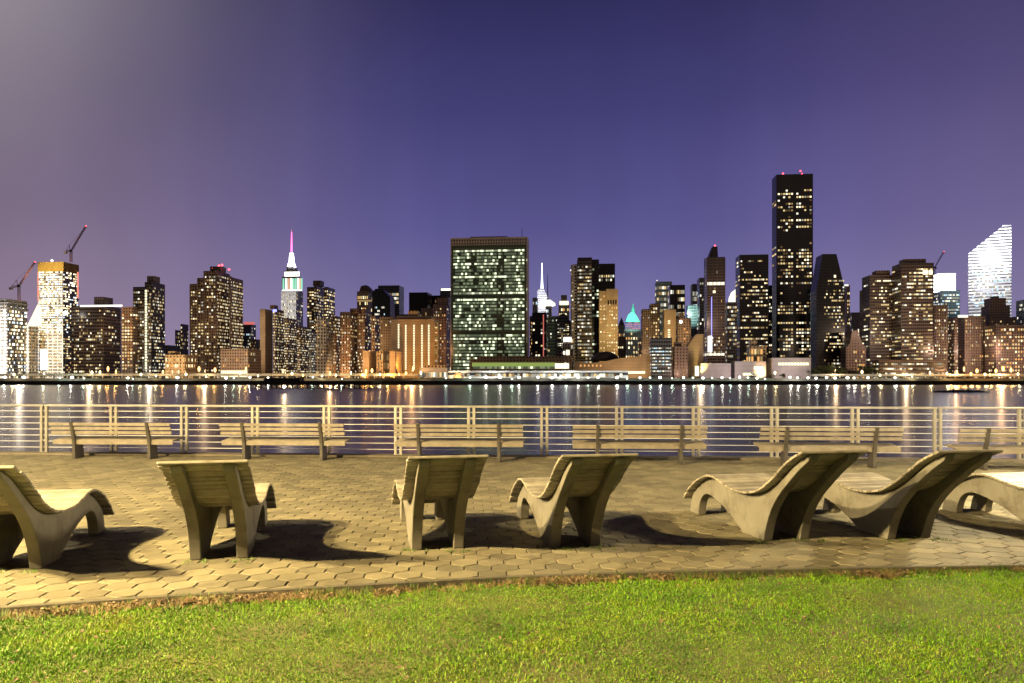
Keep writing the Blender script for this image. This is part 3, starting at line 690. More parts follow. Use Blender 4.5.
def tw(fx_, fz_):
    return (.46 < fx_ < .54) or (.36 < fz_ < .44 and b.rnd.random() < .8) or (.68 < fz_ < .745) or fz_ > .97
b.win(e, 13, 56, .22, 'home', .68, .5, .62, z0=.06, z1=.965, skip=tw, side=2, pside=.08, patchy=1.0)
b.beacon(783, 173.6, 5, 1.1); b.beacon(800.5, 171, 6, 1.1); b.beacon(802, 173.8, 4, 1.0); b.done()
b = Bldg('apartment_tower', 'apartment tower mostly hidden behind the left side of the tallest tower', 1130, 772, single=False)
e = b.box(765, 780, 286, mat='dark', depth=24); b.win(e, 7, 26, .45, 'home'); b.done()
b = Bldg('apartment_slab', 'narrow tan slab between the tallest tower and the sloped black one', 1000, 815, single=False)
e = b.box(810, 819, 288, mat='slate', depth=20, off=30); b.win(e, 3, 20, .4, 'cool'); e = b.box(811, 818.5, 310, mat='tanblank', depth=20); b.done()
b = Bldg('tapered_tower', 'black tower whose sides slope in towards a narrow flat top', 900, 832)
b.shape([(816.5, None), (816.5, 290), (819, 276), (822.5, 254), (836.5, 254), (842, 277), (845, 290), (845, None)], 'black', 26)
e = b.ext(817, 845, 276, None, 0, 26); b.win(e, 11, 30, .24, 'home', .7, .45, .5, patchy=.9); b.lamp_block(834, 836, 275, 277.5, 'warmhot', 'lit_window'); b.done()
b = Bldg('apartment_tower', 'slim tan tower with a lit edge behind the sloped black tower', 1250, 847, single=False)
e = b.box(843, 850, 285, mat='tan', depth=20); b.win(e, 2, 24, .7, 'amber', .5, .5); b.lamp_block(844.5, 848.5, 284.5, 286, 'white', 'roof_light'); b.done()
b = Bldg('office_block', 'flat grey office block far behind the gothic brown building', 1400, 853, single=False)
e = b.box(846, 861, 313, mat='slate', depth=30); b.win(e, 6, 10, .15, 'cool'); b.done()
b = Bldg('gabled_building', 'brown gabled building with amber windows beside the dark bronze towers', 860, 855)
b.shape([(846, None), (846, 348), (850, 343), (852, 331), (858, 330), (862, 343), (866, 348), (866, None)], 'brick2', 20); e = b.ext(847, 865, 349, None, 0, 20); b.win(e, 6, 7, .35, 'orange'); flood(b, 856, 360, 35, (1, .6, .35), 12000, size=100, h=6); b.done()
# 56
b = Bldg('apartment_tower', 'left of the two bronze glass twin towers, slightly lower', 880, 876)
e = b.box(862, 894, 276, mat='bronze', depth=26); b.win(e, 11, 29, .2, 'home', .8, .4, .7, side=4, pside=.25, patchy=.95); b.box(872, 890, 271.5, 276.3, 'darkbrick', 14, 4, 'roof_house')
e = b.box(859.5, 863, 290, mat='tan', depth=10, off=40, name='rear_wing'); b.win(e, 1, 22, .8, 'amber'); flood(b, 878, 330, 110, (1, .7, .5), 90000, size=90); b.done()
b = Bldg('apartment_tower', 'right of the two bronze glass twin towers, taller and nearer', 850, 911)
e = b.box(892, 933.5, 264, mat='bronze', depth=26); b.win(e, 13, 31, .22, 'home', .85, .4, .78, side=3, pside=.2, patchy=.95); b.box(899, 926, 260, 264.3, 'darkbrick', 14, 4, 'roof_house')
b.lamp_block(923, 928, 270, 274.5, 'warmhot', 'lit_window'); b.lamp_block(928.8, 932.6, 270, 274.5, 'warmhot', 'lit_window'); flood(b, 912, 330, 110, (1, .75, .6), 110000, size=95); b.done()
b = Bldg('glass_podium', 'long low glass podium under the twin bronze towers', 790, 908)
e = b.box(872, 946, 361, mat='bronze', depth=20); b.win(e, 30, 4, .72, 'office', .9, .35, .8, patchy=.3); b.done()
# 57-60
b = Bldg('office_tower', 'teal glass tower topped with a glowing white cube', 1500, 946, single=False)
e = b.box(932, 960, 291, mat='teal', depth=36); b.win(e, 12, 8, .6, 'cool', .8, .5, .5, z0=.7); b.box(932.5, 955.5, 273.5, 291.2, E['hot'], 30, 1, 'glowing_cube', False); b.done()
b = Bldg('work_floodlight', 'blinding white light on a low roof left of the slanted white tower', 1400, 963.5, 'floodlight', None, False)
z = b.lz(319, 0, 0); m = MB(); m.bar((0, 0, 0), (0, 0, z), .4, 6); m.build('pole', dark_metal, b.root)
m = MB(); m.lathe([(.6, z - 4), (4, z - 2.4), (5.2, z), (4, z + 2.4), (.6, z + 4)], 0, 0, 12); m.build('lamp_head', emit('blinding_floodlight', (.93, .95, 1), 14, True), b.root)
crane(934.5, 300, 268, (944, 251.5), (932.5, 266), 1300, 'pale crane with a red-lit tip beside the twin bronze towers')
b = Bldg('slant_roof_skyscraper', 'brilliant white banded skyscraper with a steep slanted roof', 1500, 990, yaw=29)
b.shape([(968.5, None), (968.5, 253.5), (1002, 226.5), (1002.3, 225), (1011.5, 225), (1011.5, None)], 'white', 50)
e = b.ext(968.5, 1011.5, 262, None, 0, 50); b.win(e, 24, 26, .22, 'cool', .96, .5, .8, z0=.3, z1=.98, patchy=.3); flood(b, 990, 275, 170, (.97, .97, 1), 9e5, size=85); flood(b, 994, 250, 110, (.97, .97, 1), 1.0e6, size=60); b.done()
b = Bldg('apartment_block', 'brown prewar block with a column of lit stairs right of the twin towers', 860, 938)
e = b.box(926, 948, 306, mat='brick', depth=22, off=6); b.win(e, 7, 20, .3, 'home', .5); e = b.box(945, 958, 318, mat='darkbrick', depth=22, off=8); b.win(e, 5, 18, .3, 'home', .5); flood(b, 940, 350, 50, (1, .62, .42), 60000, size=90); b.done()
b = Bldg('apartment_block', 'brown prewar block with a lit roof line below the slanted white tower', 880, 971)
e = b.box(955, 986, 317, mat='brick', depth=24); b.win(e, 10, 17, .2, 'homedim', .5); b.lamp_block(958, 968, 315, 317.5, 'white', 'roof_light'); flood(b, 970, 350, 55, (1, .66, .5), 90000, size=95); b.done()
b = Bldg('apartment_block', 'tiered brown prewar tower standing in front of the slanted white tower', 900, 995)
e = b.box(977, 1016, 318, mat='brick', depth=26); b.win(e, 12, 18, .22, 'homedim', .5); b.box(981, 1010, 307, 318.3, 'brick', 20, 3, 'setback'); b.box(984, 1006, 299, 307.3, 'brick', 16, 5, 'setback'); b.box(990, 999, 296, 299.3, 'brick', 10, 8, 'roof_house'); flood(b, 996, 345, 60, (1, .68, .55), 110000, size=95); b.done()
b = Bldg('apartment_block', 'wide brown block with amber rows of windows at the right edge', 840, 1012)
e = b.box(985, 1050, 326, mat='brick', depth=24); b.win(e, 18, 14, .33, 'amber', .55, .5, .4); flood(b, 1005, 360, 40, (1, .66, .5), 70000, size=105); b.done()
b = Bldg('office_tower', 'grey tower cut by the right edge of the view', 1350, 1024, single=False)
e = b.box(1016, 1045, 300, mat='slate', depth=30); b.win(e, 10, 18, .35, 'cool'); b.done()
# filler behind the front row
for k, (xl, xr, yt, D, mat, pal, lab) in enumerate((
    (150, 172, 356, 1500, 'darkbrick', 'homedim', 'dim low block glimpsed past the stair-lit tower'),
    (398, 412, 315, 1200, 'slate', 'cool', 'dim slate block glimpsed below the white-topped tower'),
    (421, 436, 309, 1150, 'brick', 'homedim', 'dim brown block glimpsed right of the tan slab penthouse'),
    (612, 626, 338, 1200, 'brick', 'amber', 'small brown block glimpsed below the pointed roof'),
    (638, 652, 340, 1100, 'tan', 'amber', 'small tan block glimpsed below the stepped brown tower'),
    (700, 712, 318, 1300, 'dark', 'cool', 'dark block glimpsed left of the banded tower'),
    (740, 752, 330, 1250, 'brick', 'homedim', 'dim brown block glimpsed behind the squat orange building'),
    (843, 862, 334, 1050, 'brick', 'homedim', 'dim brown block glimpsed left of the twin bronze towers'),
    (955, 985, 330, 1200, 'slate', 'cool', 'dim slate block glimpsed under the blinding roof light'),
    (250, 262, 340, 1300, 'brick', 'homedim', 'dim brown block glimpsed left of the blank tan wall'))):
    b = Bldg('office_block', lab, D, (xl + xr) / 2, single=False); e = b.box(xl, xr, yt, mat=mat, depth=24); b.win(e, 6, 12, .3, pal); b.done()

# 61 the assembly complex
b = Bldg('conference_building', 'long low glass building glowing green along the water below the slab', 800, 540)
e = b.box(470, 573, 360, mat='tan', depth=30); b.win(e, 40, 1, 1, 'un', .94, .8, z0=.55, z1=.9, patchy=0)
b.lamp_block(472, 555, 362.6, 366.4, 'lawnlit', 'lit_glass_front'); b.lamp_block(555, 569, 363.4, 368.6, 'white', 'lit_lobby')
b.box(478, 575, 357.5, 360.3, 'tan', 14, 8, 'roof_house'); b.done()
b = Bldg('promenade_building', 'white-lit terrace building along the water in front of the green glass', 728, 540)
e = b.box(448, 628, 372, mat='white', depth=12); b.win(e, 60, 1, .8, 'office', .9, .7, .8, z0=.45, z1=.9, patchy=.2); flood(b, 490, 374, 14, (1, 1, .85), 9000, size=150, h=5); flood(b, 560, 374, 14, (1, 1, .85), 9000, size=150, h=5); b.done()
b = Bldg('assembly_hall', 'curved tan hall with a swooping roof and a shallow dark dome', 790, 620)
roofline = [(574, 361), (582, 362.5), (592, 363), (604, 361.5), (618, 358.5), (634, 356.5), (650, 355.4), (668, 355)]
b.shape([(574, None)] + roofline + [(668, None)], 'tanblank', 40)
x = b.lx(605, 22); m = MB(); rr = 14.5 * 815 / F; zz = b.lz(361, x, 22); m.lathe([(rr * math.cos(a), zz + rr * .66 * math.sin(a)) for a in [i * math.pi / 2 / 9 for i in range(9)]] + [(.4, zz + rr * .66)], x, 22, 28); m.build('dome', rough_mat('dark_copper_dome', (.03, .026, .025), (.05, .045, .04), .3, .6, 0), b.root, True)
for k in range(6): b.lamp_block(580 + k * 4, 581.4 + k * 4, 364.6, 366.6, 'orange', 'lit_window')
b.lamp_block(606, 645, 371.2, 373.6, 'warmhot', 'lit_entrance'); flood(b, 625, 366, 40, (1, .66, .34), 50000, size=120, h=5); b.done()
b = Bldg('library_block', 'plain grey windowless block with a lit lower corner', 780, 732)
b.box(698, 731, 364.5, mat='greyblank', depth=22); e = b.box(731, 766, 362.5, mat='greyblank', depth=22, off=-1); b.lamp_block(754, 764, 366, 369.5, 'cream', 'lit_window', -1.6); b.lamp_block(743, 764, 373, 375.4, 'cream', 'lit_window', -1.6); b.lamp_block(695, 699, 366, 376, 'white', 'lit_entrance'); flood(b, 730, 368, 30, (1, .75, .75), 26000, size=130, h=7); b.done()
b = Bldg('library_block', 'larger grey block with a row of lit windows at its top', 775, 789)
e = b.box(766.5, 811, 359, mat='greyblank', depth=26); e2 = b.ext(778, 809, 362.5, 365.3, -.3, .3); b.win(e2, 10, 1, .85, 'cream', .8, 1, x0=0, x1=1); flood(b, 790, 368, 30, (1, .78, .75), 30000, size=130, h=7); b.done()

# ---------------------------------------------------------------- far land, water, seawall
m = MB(); m.box(-9000, 9000, 700, 9000, GZ - 4.5, GZ); tag(m.build('far_shore_ground', asphalt), kind='structure')
m = MB(); m.box(-2500, 2500, 698.6, 700.2, -7.2, GZ + .9); o = tag(m.build('seawall', seawall_m), 'long dark stone seawall along the far bank of the river', 'seawall')
m = MB(); m.box(-2500, 2500, 700.4, 703.5, GZ, GZ + .12); tag(m.build('esplanade_path', conc_pale), kind='structure')
mw, tw_, pw = new_mat('river_water')
pw.inputs['Base Color'].default_value = (.014, .014, .03, 1); pw.inputs['IOR'].default_value = 1.45; pw.inputs['Specular Tint'].default_value = (1, .95, .86, 1)
pw.inputs['Roughness'].default_value = .27          # many waves averaged by the long exposure
m = MB(); m.poly([(-2500, 10, -6.3), (2500, 10, -6.3), (2500, 700, -6.3), (-2500, 700, -6.3)]); tag(m.build('river_water', mw), kind='structure')
wall_m = rough_mat('weathered_concrete', (.07, .068, .06), (.12, .115, .10), .15, .85, 0)
o = empty('light_catch_wall', (0, 714.5, GZ), 0, 'long added wall catching light behind the far esplanade lamps', 'wall')  # wall added to catch lamplight as a bright strip along the bank
m = MB(); m.box(-760, 760, 0, .8, 0, 3.0); m.build('wall_face', wall_m, o)
m = MB(); m.box(-760, 760, -.15, .95, 3.003, 3.25); m.build('coping', wall_m, o)
# elevated riverside road on columns
def roadway(name, label, pxa, pxb, D, ztop, step):
    root = empty(name, ((pxa + pxb - 1024) / 2 / F * D, D, GZ), 0, label, 'elevated road')
    L = (pxb - pxa) / F * D
    m = MB(); m.box(-L / 2, L / 2, 0, 14, ztop - 1.3, ztop); m.build('deck', conc_pale, root)
    m = MB(); m.box(-L / 2, L / 2, -.3, -.003, ztop - .4, ztop + .9); m.build('parapet', conc_pale, root)
    n = int(L / step)
    for i in range(n):
        m = MB(); x = -L / 2 + L * (i + .5) / n; m.box(x - .45, x + .45, .8, 1.7, 0, ztop - 1.303); m.build('column', conc_pale, root)
    return root
roadway('elevated_roadway', 'long pale elevated riverside road on columns along the left bank', -10, 418, 722, 6.6, 9)
roadway('elevated_roadway', 'pale elevated riverside road on columns along the right bank', 812, 1040, 724, 6.2, 9)
# dark low pier and rocky islet standing in the river
def rocks(name, label, pxa, pxb, py, hpx, seed, flat=False):
    D = 7.95 * F / (py - HY); rr = random.Random(seed); m = bmesh.new()
    L = (pxb - pxa) / F * D; H = hpx / F * D
    n = 40
    for i in range(n):
        t = (i + .5) / n; x = (t - .5) * L; env = (math.sin(math.pi * min(1, max(0, t))) ** .45)
        h = H * env * rr.uniform(.55, 1.05)
        ret = bmesh.ops.create_icosphere(m, subdivisions=2, radius=1, matrix=Matrix.Translation((x, rr.uniform(-1, 1) * 2, 0)) @ Matrix.Diagonal((L / n * 1.3, 2.2, h, 1)))
        for v in ret['verts']: v.co += Vector((rr.uniform(-.1, .1), rr.uniform(-.1, .1), rr.uniform(-.1, .1))) * min(1, h)
    me = bpy.data.meshes.new(name); m.to_mesh(me); m.free(); me.materials.append(rock_m)
    o = bpy.data.objects.new(name, me); COL.objects.link(o); o.location = ((pxa + pxb - 1024) / 2 / F * D, D, -6.3)
    return tag(o, label, 'rocks')
rocks('rock_islet', 'low black rocky islet lying in the river on the right', 934, 987, 392.3, 3.4, 4)
root = empty('river_pier', (-221, 520, -6.3), 0, 'long low black pier jutting into the river on the left', 'pier')
m = MB(); xa, xb = (248 - 512) / F * 520, (372 - 512) / F * 520; m.box(xa + 221, xb + 221, 0, 40, 3.0, 4.6); m.build('pier_deck', seawall_m, root)
for k in range(24):
    m = MB(); x = xa + 222.5 + k * (xb - xa - 3) / 23; m.bar((x, 1, -1), (x, 1, 2.997), .5, 8); m.build('pile', seawall_m, root)
m = MB(); m.box(xa + 228, xa + 252, 12, 24, 4.603, 6.6); m.build('shed', seawall_m, root)

# ---------------------------------------------------------------- shore lamps
LAMPM = dict(w=emit('white_shore_lamp', (1, .97, .85), 9), o=emit('sodium_shore_lamp', (1, .55, .16), 5), g=emit('mercury_shore_lamp', (.8, 1, .82), 6), y=emit('warm_shore_lamp', (1, .80, .42), 7))
def lamp_proto(kind, word, r, h):
    root = empty('shore_lamp', (0, 0, 0), 0, None, 'street lamp', word + ' lamps along the far shore')
    m = MB(); m.bar((0, 0, 0), (0, 0, h - r), .12, 6, .07); m.build('pole', dark_metal, root)
    m = MB(); m.lathe([(r * .3, h - r * .95), (r * .8, h - r * .6), (r, h), (r * .8, h + r * .6), (r * .3, h + r * .95)], 0, 0, 10); m.build('lamp_globe', LAMPM[kind], root, True)
    l = bpy.data.lights.new('lamp_light', 'POINT'); l.energy = dict(w=5200, o=5200, g=2600, y=5200)[kind]; l.color = dict(w=(1, .95, .8), o=(1, .5, .14), g=(.72, 1, .76), y=(1, .76, .38))[kind]; l.shadow_soft_size = .8
    o = bpy.data.objects.new('lamp_light', l); COL.objects.link(o); o.parent = root; o.location = (0, -2.0, h)
    root['label'] = word + ' lamp globe on a thin pole along the far shore'
    return root
rr = random.Random(11)
lists = {
 'w': [617, 640, 660, 683.5, 703, 722, 739.5, 757, 790, 797.5, 808, 816, 826.5, 835, 847.5, 854, 868, 895, 72, 5, 24, 128, 250, 268, 226, 177.5, 486, 500, 519, 538, 552, 578, 598],
 'y': [14, 44, 92, 100, 141, 156, 186, 206, 240, 258, 292, 322, 336, 351, 380, 421, 775, 862, 880, 912, 930, 947, 985, 1018],
 'o': [108, 116, 163, 199, 215, 246, 283, 303, 330, 366, 372, 388, 399, 406, 413, 950, 957, 964, 971, 977, 990, 996, 1003, 1011],
 'g': [60, 84, 133, 234, 313, 342, 446, 470, 512, 566, 588, 627, 650, 672, 693, 712, 730, 748, 765],
}
words_ = dict(w='bright white', y='warm yellow', o='orange sodium', g='pale green-white')
for k, px in lists.items():
    p = None
    for i, x in enumerate(px):
        D = rr.uniform(702, 712) if k in 'wg' else rr.uniform(706, 719)
        h = {'w': rr.uniform(3.2, 4.2), 'g': rr.uniform(2.4, 4.2), 'y': rr.uniform(4.5, 9), 'o': rr.uniform(5, 12)}[k]
        if p is None:
            p = lamp_proto(k, words_[k], {'w': 1.25, 'g': .85, 'y': .9, 'o': 1.0}[k], 5.0); o = p
        else:
            o = copy_tree(p)
        f = h / 5.0
        o.location = ((x - 512) / F * D, D, GZ); s_ = rr.uniform(.65, 1.15)
        o.scale = (s_, s_, f)
# lights of the streets behind: warm lamps that wash the building feet
for i, (px, pw_, c) in enumerate([(20, 60000, (1, .85, .65)), (90, 40000, (1, .7, .4)), (150, 40000, (1, .75, .5)), (205, 40000, (1, .65, .35)), (285, 40000, (1, .7, .4)), (330, 40000, (1, .55, .25)), (372, 30000, (1, .5, .18)), (412, 30000, (1, .5, .18)), (700, 30000, (1, .7, .45)), (835, 26000, (1, .65, .35)), (905, 40000, (1, .7, .4)), (955, 50000, (1, .55, .25)), (1000, 60000, (1, .55, .25))]):
    D = 724; root = empty('street_lamp', ((px - 512) / F * D, D, GZ), 0, 'tall street lamp in front of the lit building fronts', 'street lamp', 'tall street lamps behind the riverside road')
    m = MB(); m.bar((0, 0, 0), (0, 0, 11), .16, 6, .09); m.bar((0, 0, 11), (0, -1.6, 11.4), .08, 6); m.build('pole', dark_metal, root)
    m = MB(); m.box(-.3, .3, -2.3, -1.5, 11.3, 11.5); m.build('lamp_head', dark_metal, root)
    l = bpy.data.lights.new('street_light', 'POINT'); l.energy = pw_; l.color = c; l.shadow_soft_size = .5
    o = bpy.data.objects.new('street_light', l); COL.objects.link(o); o.parent = root; o.location = (0, -1.9, 10.7)
# ---------------------------------------------------------------- far trees
leaf_m = rough_mat('night_foliage', (.035, .05, .016), (.07, .09, .03), .6, .8, 0, island=.5)
bark_m = rough_mat('bark', (.07, .05, .035), (.12, .09, .06), 2, .9, .3)
def tree_mesh(seed, h, r):
    q = random.Random(seed); t = MB(); t.bar((0, 0, 0), (q.uniform(-.2, .2), 0, h * .45), .35, 7, .2)
    for k in range(7):
        a = q.uniform(0, 6.28); z = h * q.uniform(.25, .5); t.bar((0, 0, z), (math.cos(a) * r * .7, math.sin(a) * r * .7, z + h * q.uniform(.15, .4)), .14, 5, .05)
    c = MB(); cl = [(q.gauss(0, r * .45), q.gauss(0, r * .45), h * q.uniform(.38, .95)) for _ in range(16)]
    for (x, y, z) in cl:
        R_ = r * q.uniform(.22, .42)
        for _ in range(60):
            d = Vector((q.gauss(0, 1), q.gauss(0, 1), q.gauss(0, .8))); d = d.normalized() * R_ * q.uniform(.5, 1.05); p = Vector((x, y, z)) + d
            u = Vector((q.gauss(0, 1), q.gauss(0, 1), q.gauss(0, 1))).normalized(); v = u.orthogonal().normalized(); s_ = q.uniform(.22, .5)
            c.poly([p + u * s_, p + v * s_ * .6, p - u * s_, p - v * s_ * .6])
    return t.mesh('trunk', bark_m), c.mesh('crown', leaf_m)
TM = [tree_mesh(i, 13, 5) for i in range(4)]
def far_tree(px, D, h, label, i, group):
    root = empty('shade_tree', ((px - 512) / F * D, D, GZ), i * 1.3, label, 'tree', group)
    for nm, me in zip(('trunk', 'crown'), TM[i % 4]):
        o = bpy.data.objects.new(nm, me); COL.objects.link(o); o.parent = root
    root.scale = (h / 13,) * 3
for i, px in enumerate((813, 817, 822, 827, 831, 836, 841, 845, 850, 855, 861, 866, 872)):
    far_tree(px, rr.uniform(745, 768), rr.uniform(11, 17), 'dark leafy tree in the black clump below the sloped tower', i, 'dark trees below the sloped tower')
for i, px in enumerate((704, 709, 714, 719, 724)):
    far_tree(px, rr.uniform(790, 800), rr.uniform(13, 18), 'dark tree rising behind the plain grey windowless block', i, 'trees behind the grey block')
for i, px in enumerate((690, 750, 753, 772, 783, 798)):
    far_tree(px, rr.uniform(735, 742), rr.uniform(5, 8), 'small lamplit tree in front of the grey library blocks', i, 'small trees before the grey blocks')
for i, px in enumerate((880, 889, 899, 915, 935, 952, 967, 980, 994)):
    far_tree(px, rr.uniform(740, 748), rr.uniform(6, 9), 'small tree among the street lamps right of the twin towers', i, 'small trees by the right bank road')
for i, px in enumerate((86, 113, 137, 170, 196, 212, 262, 290, 306, 326)):
    far_tree(px, rr.uniform(745, 752), rr.uniform(6, 9), 'small tree among the street lamps on the left bank', i, 'small trees by the left bank road')
# ================================================================ THE NEAR SHORE
# line of the railing and of the kerb in plan
RA, RB = 15.88, -.072                       # railing: y = RA + RB*x
def rail_y(x): return RA + RB * x
KX = [-16, -12, -9, -7, -5.2, -3.67, -2.61, -1.35, -.02, 1.43, 3.0, 4.49, 7, 10, 16]
KY = [1.6, 2.9, 3.9, 4.55, 5.12, 5.58, 5.87, 6.15, 6.44, 6.62, 6.74, 6.82, 6.90, 6.92, 6.9]
def kerb_y(x): return float(np.interp(x, KX, KY))
def hexpave():
    rnd = random.Random(3); a = .235; gap = .0062; ang = R(3.5); ca, sa = math.cos(ang), math.sin(ang)
    Rr = a / math.sqrt(3); dy = Rr * 1.5; V = []; Fc = []
    corner = [(math.cos(R(60 * i + 30)), math.sin(R(60 * i + 30))) for i in range(6)]
    for j in range(-12, 105):
        for i in range(-80, 80):
            u = (i + (.5 if j % 2 else 0)) * a; v = j * dy
            cx, cy_ = u * ca - v * sa, u * sa + v * ca
            if abs(cx) > 15.5 or cy_ > rail_y(cx) - .25 or cy_ < kerb_y(cx) - .05: continue
            if abs(cx) > 3.5 + cy_ * .75: continue
            tz = rnd.uniform(-.0018, .0018); tx, ty = rnd.uniform(-.005, .005), rnd.uniform(-.005, .005); b = len(V)
            for rad, z in ((Rr - gap, -.03), (Rr - gap, -.004), (Rr - gap - .005, 0)):
                for (c, s) in corner:
                    px, py = rad * c, rad * s; X, Y = cx + px * ca - py * sa, cy_ + px * sa + py * ca
                    lim = kerb_y(X) + .012
                    V.append((X, max(Y, lim), z + tz + px * tx + py * ty if z > -.02 else z))
            for k in range(6):
                l = (k + 1) % 6
                Fc.append((b + k, b + l, b + 6 + l, b + 6 + k)); Fc.append((b + 6 + k, b + 6 + l, b + 12 + l, b + 12 + k))
            Fc.append(tuple(b + 12 + k for k in range(6)))
    me = bpy.data.meshes.new('paving'); me.from_pydata(V, [], Fc); return me
pave_m = rough_mat('hexagonal_pavers', (.125, .11, .063), (.182, .16, .096), 1.3, .82, .35, 90, stain=((.05, .04, .025), 2.2, .65), island=.32)
me = hexpave(); me.materials.append(pave_m); o = bpy.data.objects.new('paving', me); COL.objects.link(o); tag(o, kind='structure')
sand_m = rough_mat('dark_joint_sand', (.016, .013, .008), (.03, .024, .014), 12, .95, .3)
soil_m = rough_mat('lawn_soil', (.05, .07, .010), (.10, .09, .03), 5, .95, .4, 40)
m = MB()
xs = np.linspace(-15.9, 15.9, 60)
for a_, c_ in zip(xs[:-1], xs[1:]):
    m.poly([(a_, kerb_y(a_) + .02, -.0075), (c_, kerb_y(c_) + .02, -.0075), (c_, rail_y(c_) - .2, -.0075), (a_, rail_y(a_) - .2, -.0075)])
tag(m.build('paving_bed', sand_m), kind='structure')
# kerb: a thin dark edging strip
m = MB(); xs = np.linspace(-15.9, 15.9, 140)
for a_, c_ in zip(xs[:-1], xs[1:]):
    p0, p1 = kerb_y(a_), kerb_y(c_); z0, z1 = -.12, .004
    P = [(a_, p0 - .035, z0), (c_, p1 - .035, z0), (c_, p1 - .035, z1 - .006), (a_, p0 - .035, z1 - .006), (c_, p1 - .028, z1), (a_, p0 - .028, z1), (c_, p1 + .008, z1), (a_, p0 + .008, z1), (c_, p1 + .008, z0), (a_, p0 + .008, z0)]
    b_ = len(m.v); m.v += P
    for f in ((0, 1, 2, 3), (3, 2, 4, 5), (5, 4, 6, 7), (7, 6, 8, 9)): m.f.append(tuple(b_ + i for i in f)); m.m.append(0)
kerb_m = rough_mat('weathered_edging', (.06, .052, .036), (.10, .088, .06), 7, .85, .4, 50, stain=((.05, .045, .02), 5, .7))
tag(m.build('kerb', kerb_m), kind='structure')
# lawn ground, gently uneven
def lawn_z(x, y): return -.034 + .008 * math.sin(x * 1.7 + y) + .006 * math.sin(x * .6 - y * 2.1) - .006 * max(0, 1 - (kerb_y(x) - y) / .25)
m = MB(); nx, ny = 90, 30
for j in range(ny + 1):
    for i in range(nx + 1):
        x = -16 + 32 * i / nx; y = -10 + (kerb_y(x) - .03 + 10) * (j / ny) ** .6
        m.v.append((x, y, lawn_z(x, y)))
for j in range(ny):
    for i in range(nx):
        q = j * (nx + 1) + i; m.f.append((q, q + 1, q + nx + 2, q + nx + 1)); m.m.append(0)
tag(m.build('lawn_ground', soil_m, None, True), kind='structure')
PATCH = ((-4.3, .35), (-3.2, .22), (-2.3, .42), (-1.65, .25), (-.95, .10), (.4, .33), (1.25, .1), (3.1, .22), (4.6, .15))
def litter(x): return sum(np.exp(-((x - c_) / w_) ** 2) for c_, w_ in PATCH)
# grass blades
def blades():
    rg = np.random.default_rng(5)
    n = 900000
    x = rg.uniform(-6.5, 6.5, n); t = rg.uniform(0, 1, n)
    ky = np.interp(x, KX, KY)
    y = 2.6 + (ky - .02 - 2.6) * t
    keep = np.abs(x) < y * .72 + .5
    x, y, ky = x[keep], y[keep], ky[keep]
    # patchy: thin towards the kerb and in random bare spots
    def nz2(s, ph):
        return (np.sin(x * s + ph) * np.cos(y * s * 1.3 + ph * 2.1) + np.sin((x + y) * s * .7 + ph * 3) + np.sin(x * s * 2.3 - y * s * 1.9 + ph)) / 3
    edge = np.clip((ky - y) / (.05 + .30 * np.clip(litter(x), 0, 1)), 0, 1)
    dens = np.clip(.06 + .94 * edge ** 1.4 + .35 * nz2(5.0, .4) * (edge < .99), 0, 1) * np.clip(.88 + .5 * nz2(2.1, 1.7) + .25 * nz2(7, .2), .35, 1)
    k2 = rg.uniform(0, 1, len(x)) < dens
    x, y = x[k2], y[k2]; n = len(x)
    h = rg.gamma(5, .0023, n) * (1 + .35 * np.clip((np.sin(x * 2.1 + 1.7) * np.cos(y * 2.7)), -1, 1)); h = np.clip(h, .006, .034)
    wd = rg.uniform(.0013, .003, n) * 1.1
    az = rg.uniform(0, 2 * np.pi, n); ln = rg.uniform(.15, .95, n) * h; la = rg.uniform(0, 2 * np.pi, n)
    z0 = -.037 + .008 * np.sin(x * 1.7 + y) + .006 * np.sin(x * .6 - y * 2.1) - .006 * np.clip(1 - (np.interp(x, KX, KY) - y) / .25, 0, 1)
    dx, dy = np.cos(az) * wd, np.sin(az) * wd; lx, ly = np.cos(la) * ln, np.sin(la) * ln
    V = np.empty((n, 5, 3), np.float32)
    V[:, 0] = np.stack([x - dx, y - dy, z0], 1); V[:, 1] = np.stack([x + dx, y + dy, z0], 1)
    V[:, 2] = np.stack([x + dx * .8 + lx * .35, y + dy * .8 + ly * .35, z0 + h * .6], 1); V[:, 3] = np.stack([x - dx * .8 + lx * .35, y - dy * .8 + ly * .35, z0 + h * .6], 1)
    V[:, 4] = np.stack([x + lx, y + ly, z0 + h * .95], 1)
    me = bpy.data.meshes.new('grass'); me.vertices.add(n * 5); me.vertices.foreach_set('co', V.ravel())
    base = (np.arange(n) * 5)[:, None]
    loops = np.concatenate([base + np.array([[0, 1, 2, 3]]), base + np.array([[3, 2, 4]])], 1).ravel().astype(np.int32)
    me.loops.add(n * 7); me.loops.foreach_set('vertex_index', loops)
    me.polygons.add(n * 2)
    st = np.stack([np.arange(n) * 7, np.arange(n) * 7 + 4], 1).ravel().astype(np.int32)
    me.polygons.foreach_set('loop_start', st)
    me.update(calc_edges=True); me.validate()
    return me
gm, gt, gp = new_mat('lawn_grass')
geo = N(gt, 'ShaderNodeNewGeometry'); co = N(gt, 'ShaderNodeTexCoord')
r1 = ramp(gt, [(0, (.075, .20, .004)), (.35, (.12, .275, .005)), (.65, (.155, .31, .006)), (.88, (.20, .33, .012)), (.97, (.26, .29, .04)), (1, (.24, .16, .05))])
gt.links.new(geo.outputs['Random Per Island'], r1.inputs[0])
gn = N(gt, 'ShaderNodeTexNoise'); gn.inputs['Scale'].default_value = 1.6; gn.inputs['Detail'].default_value = 5
gt.links.new(co.outputs['Object'], gn.inputs['Vector'])
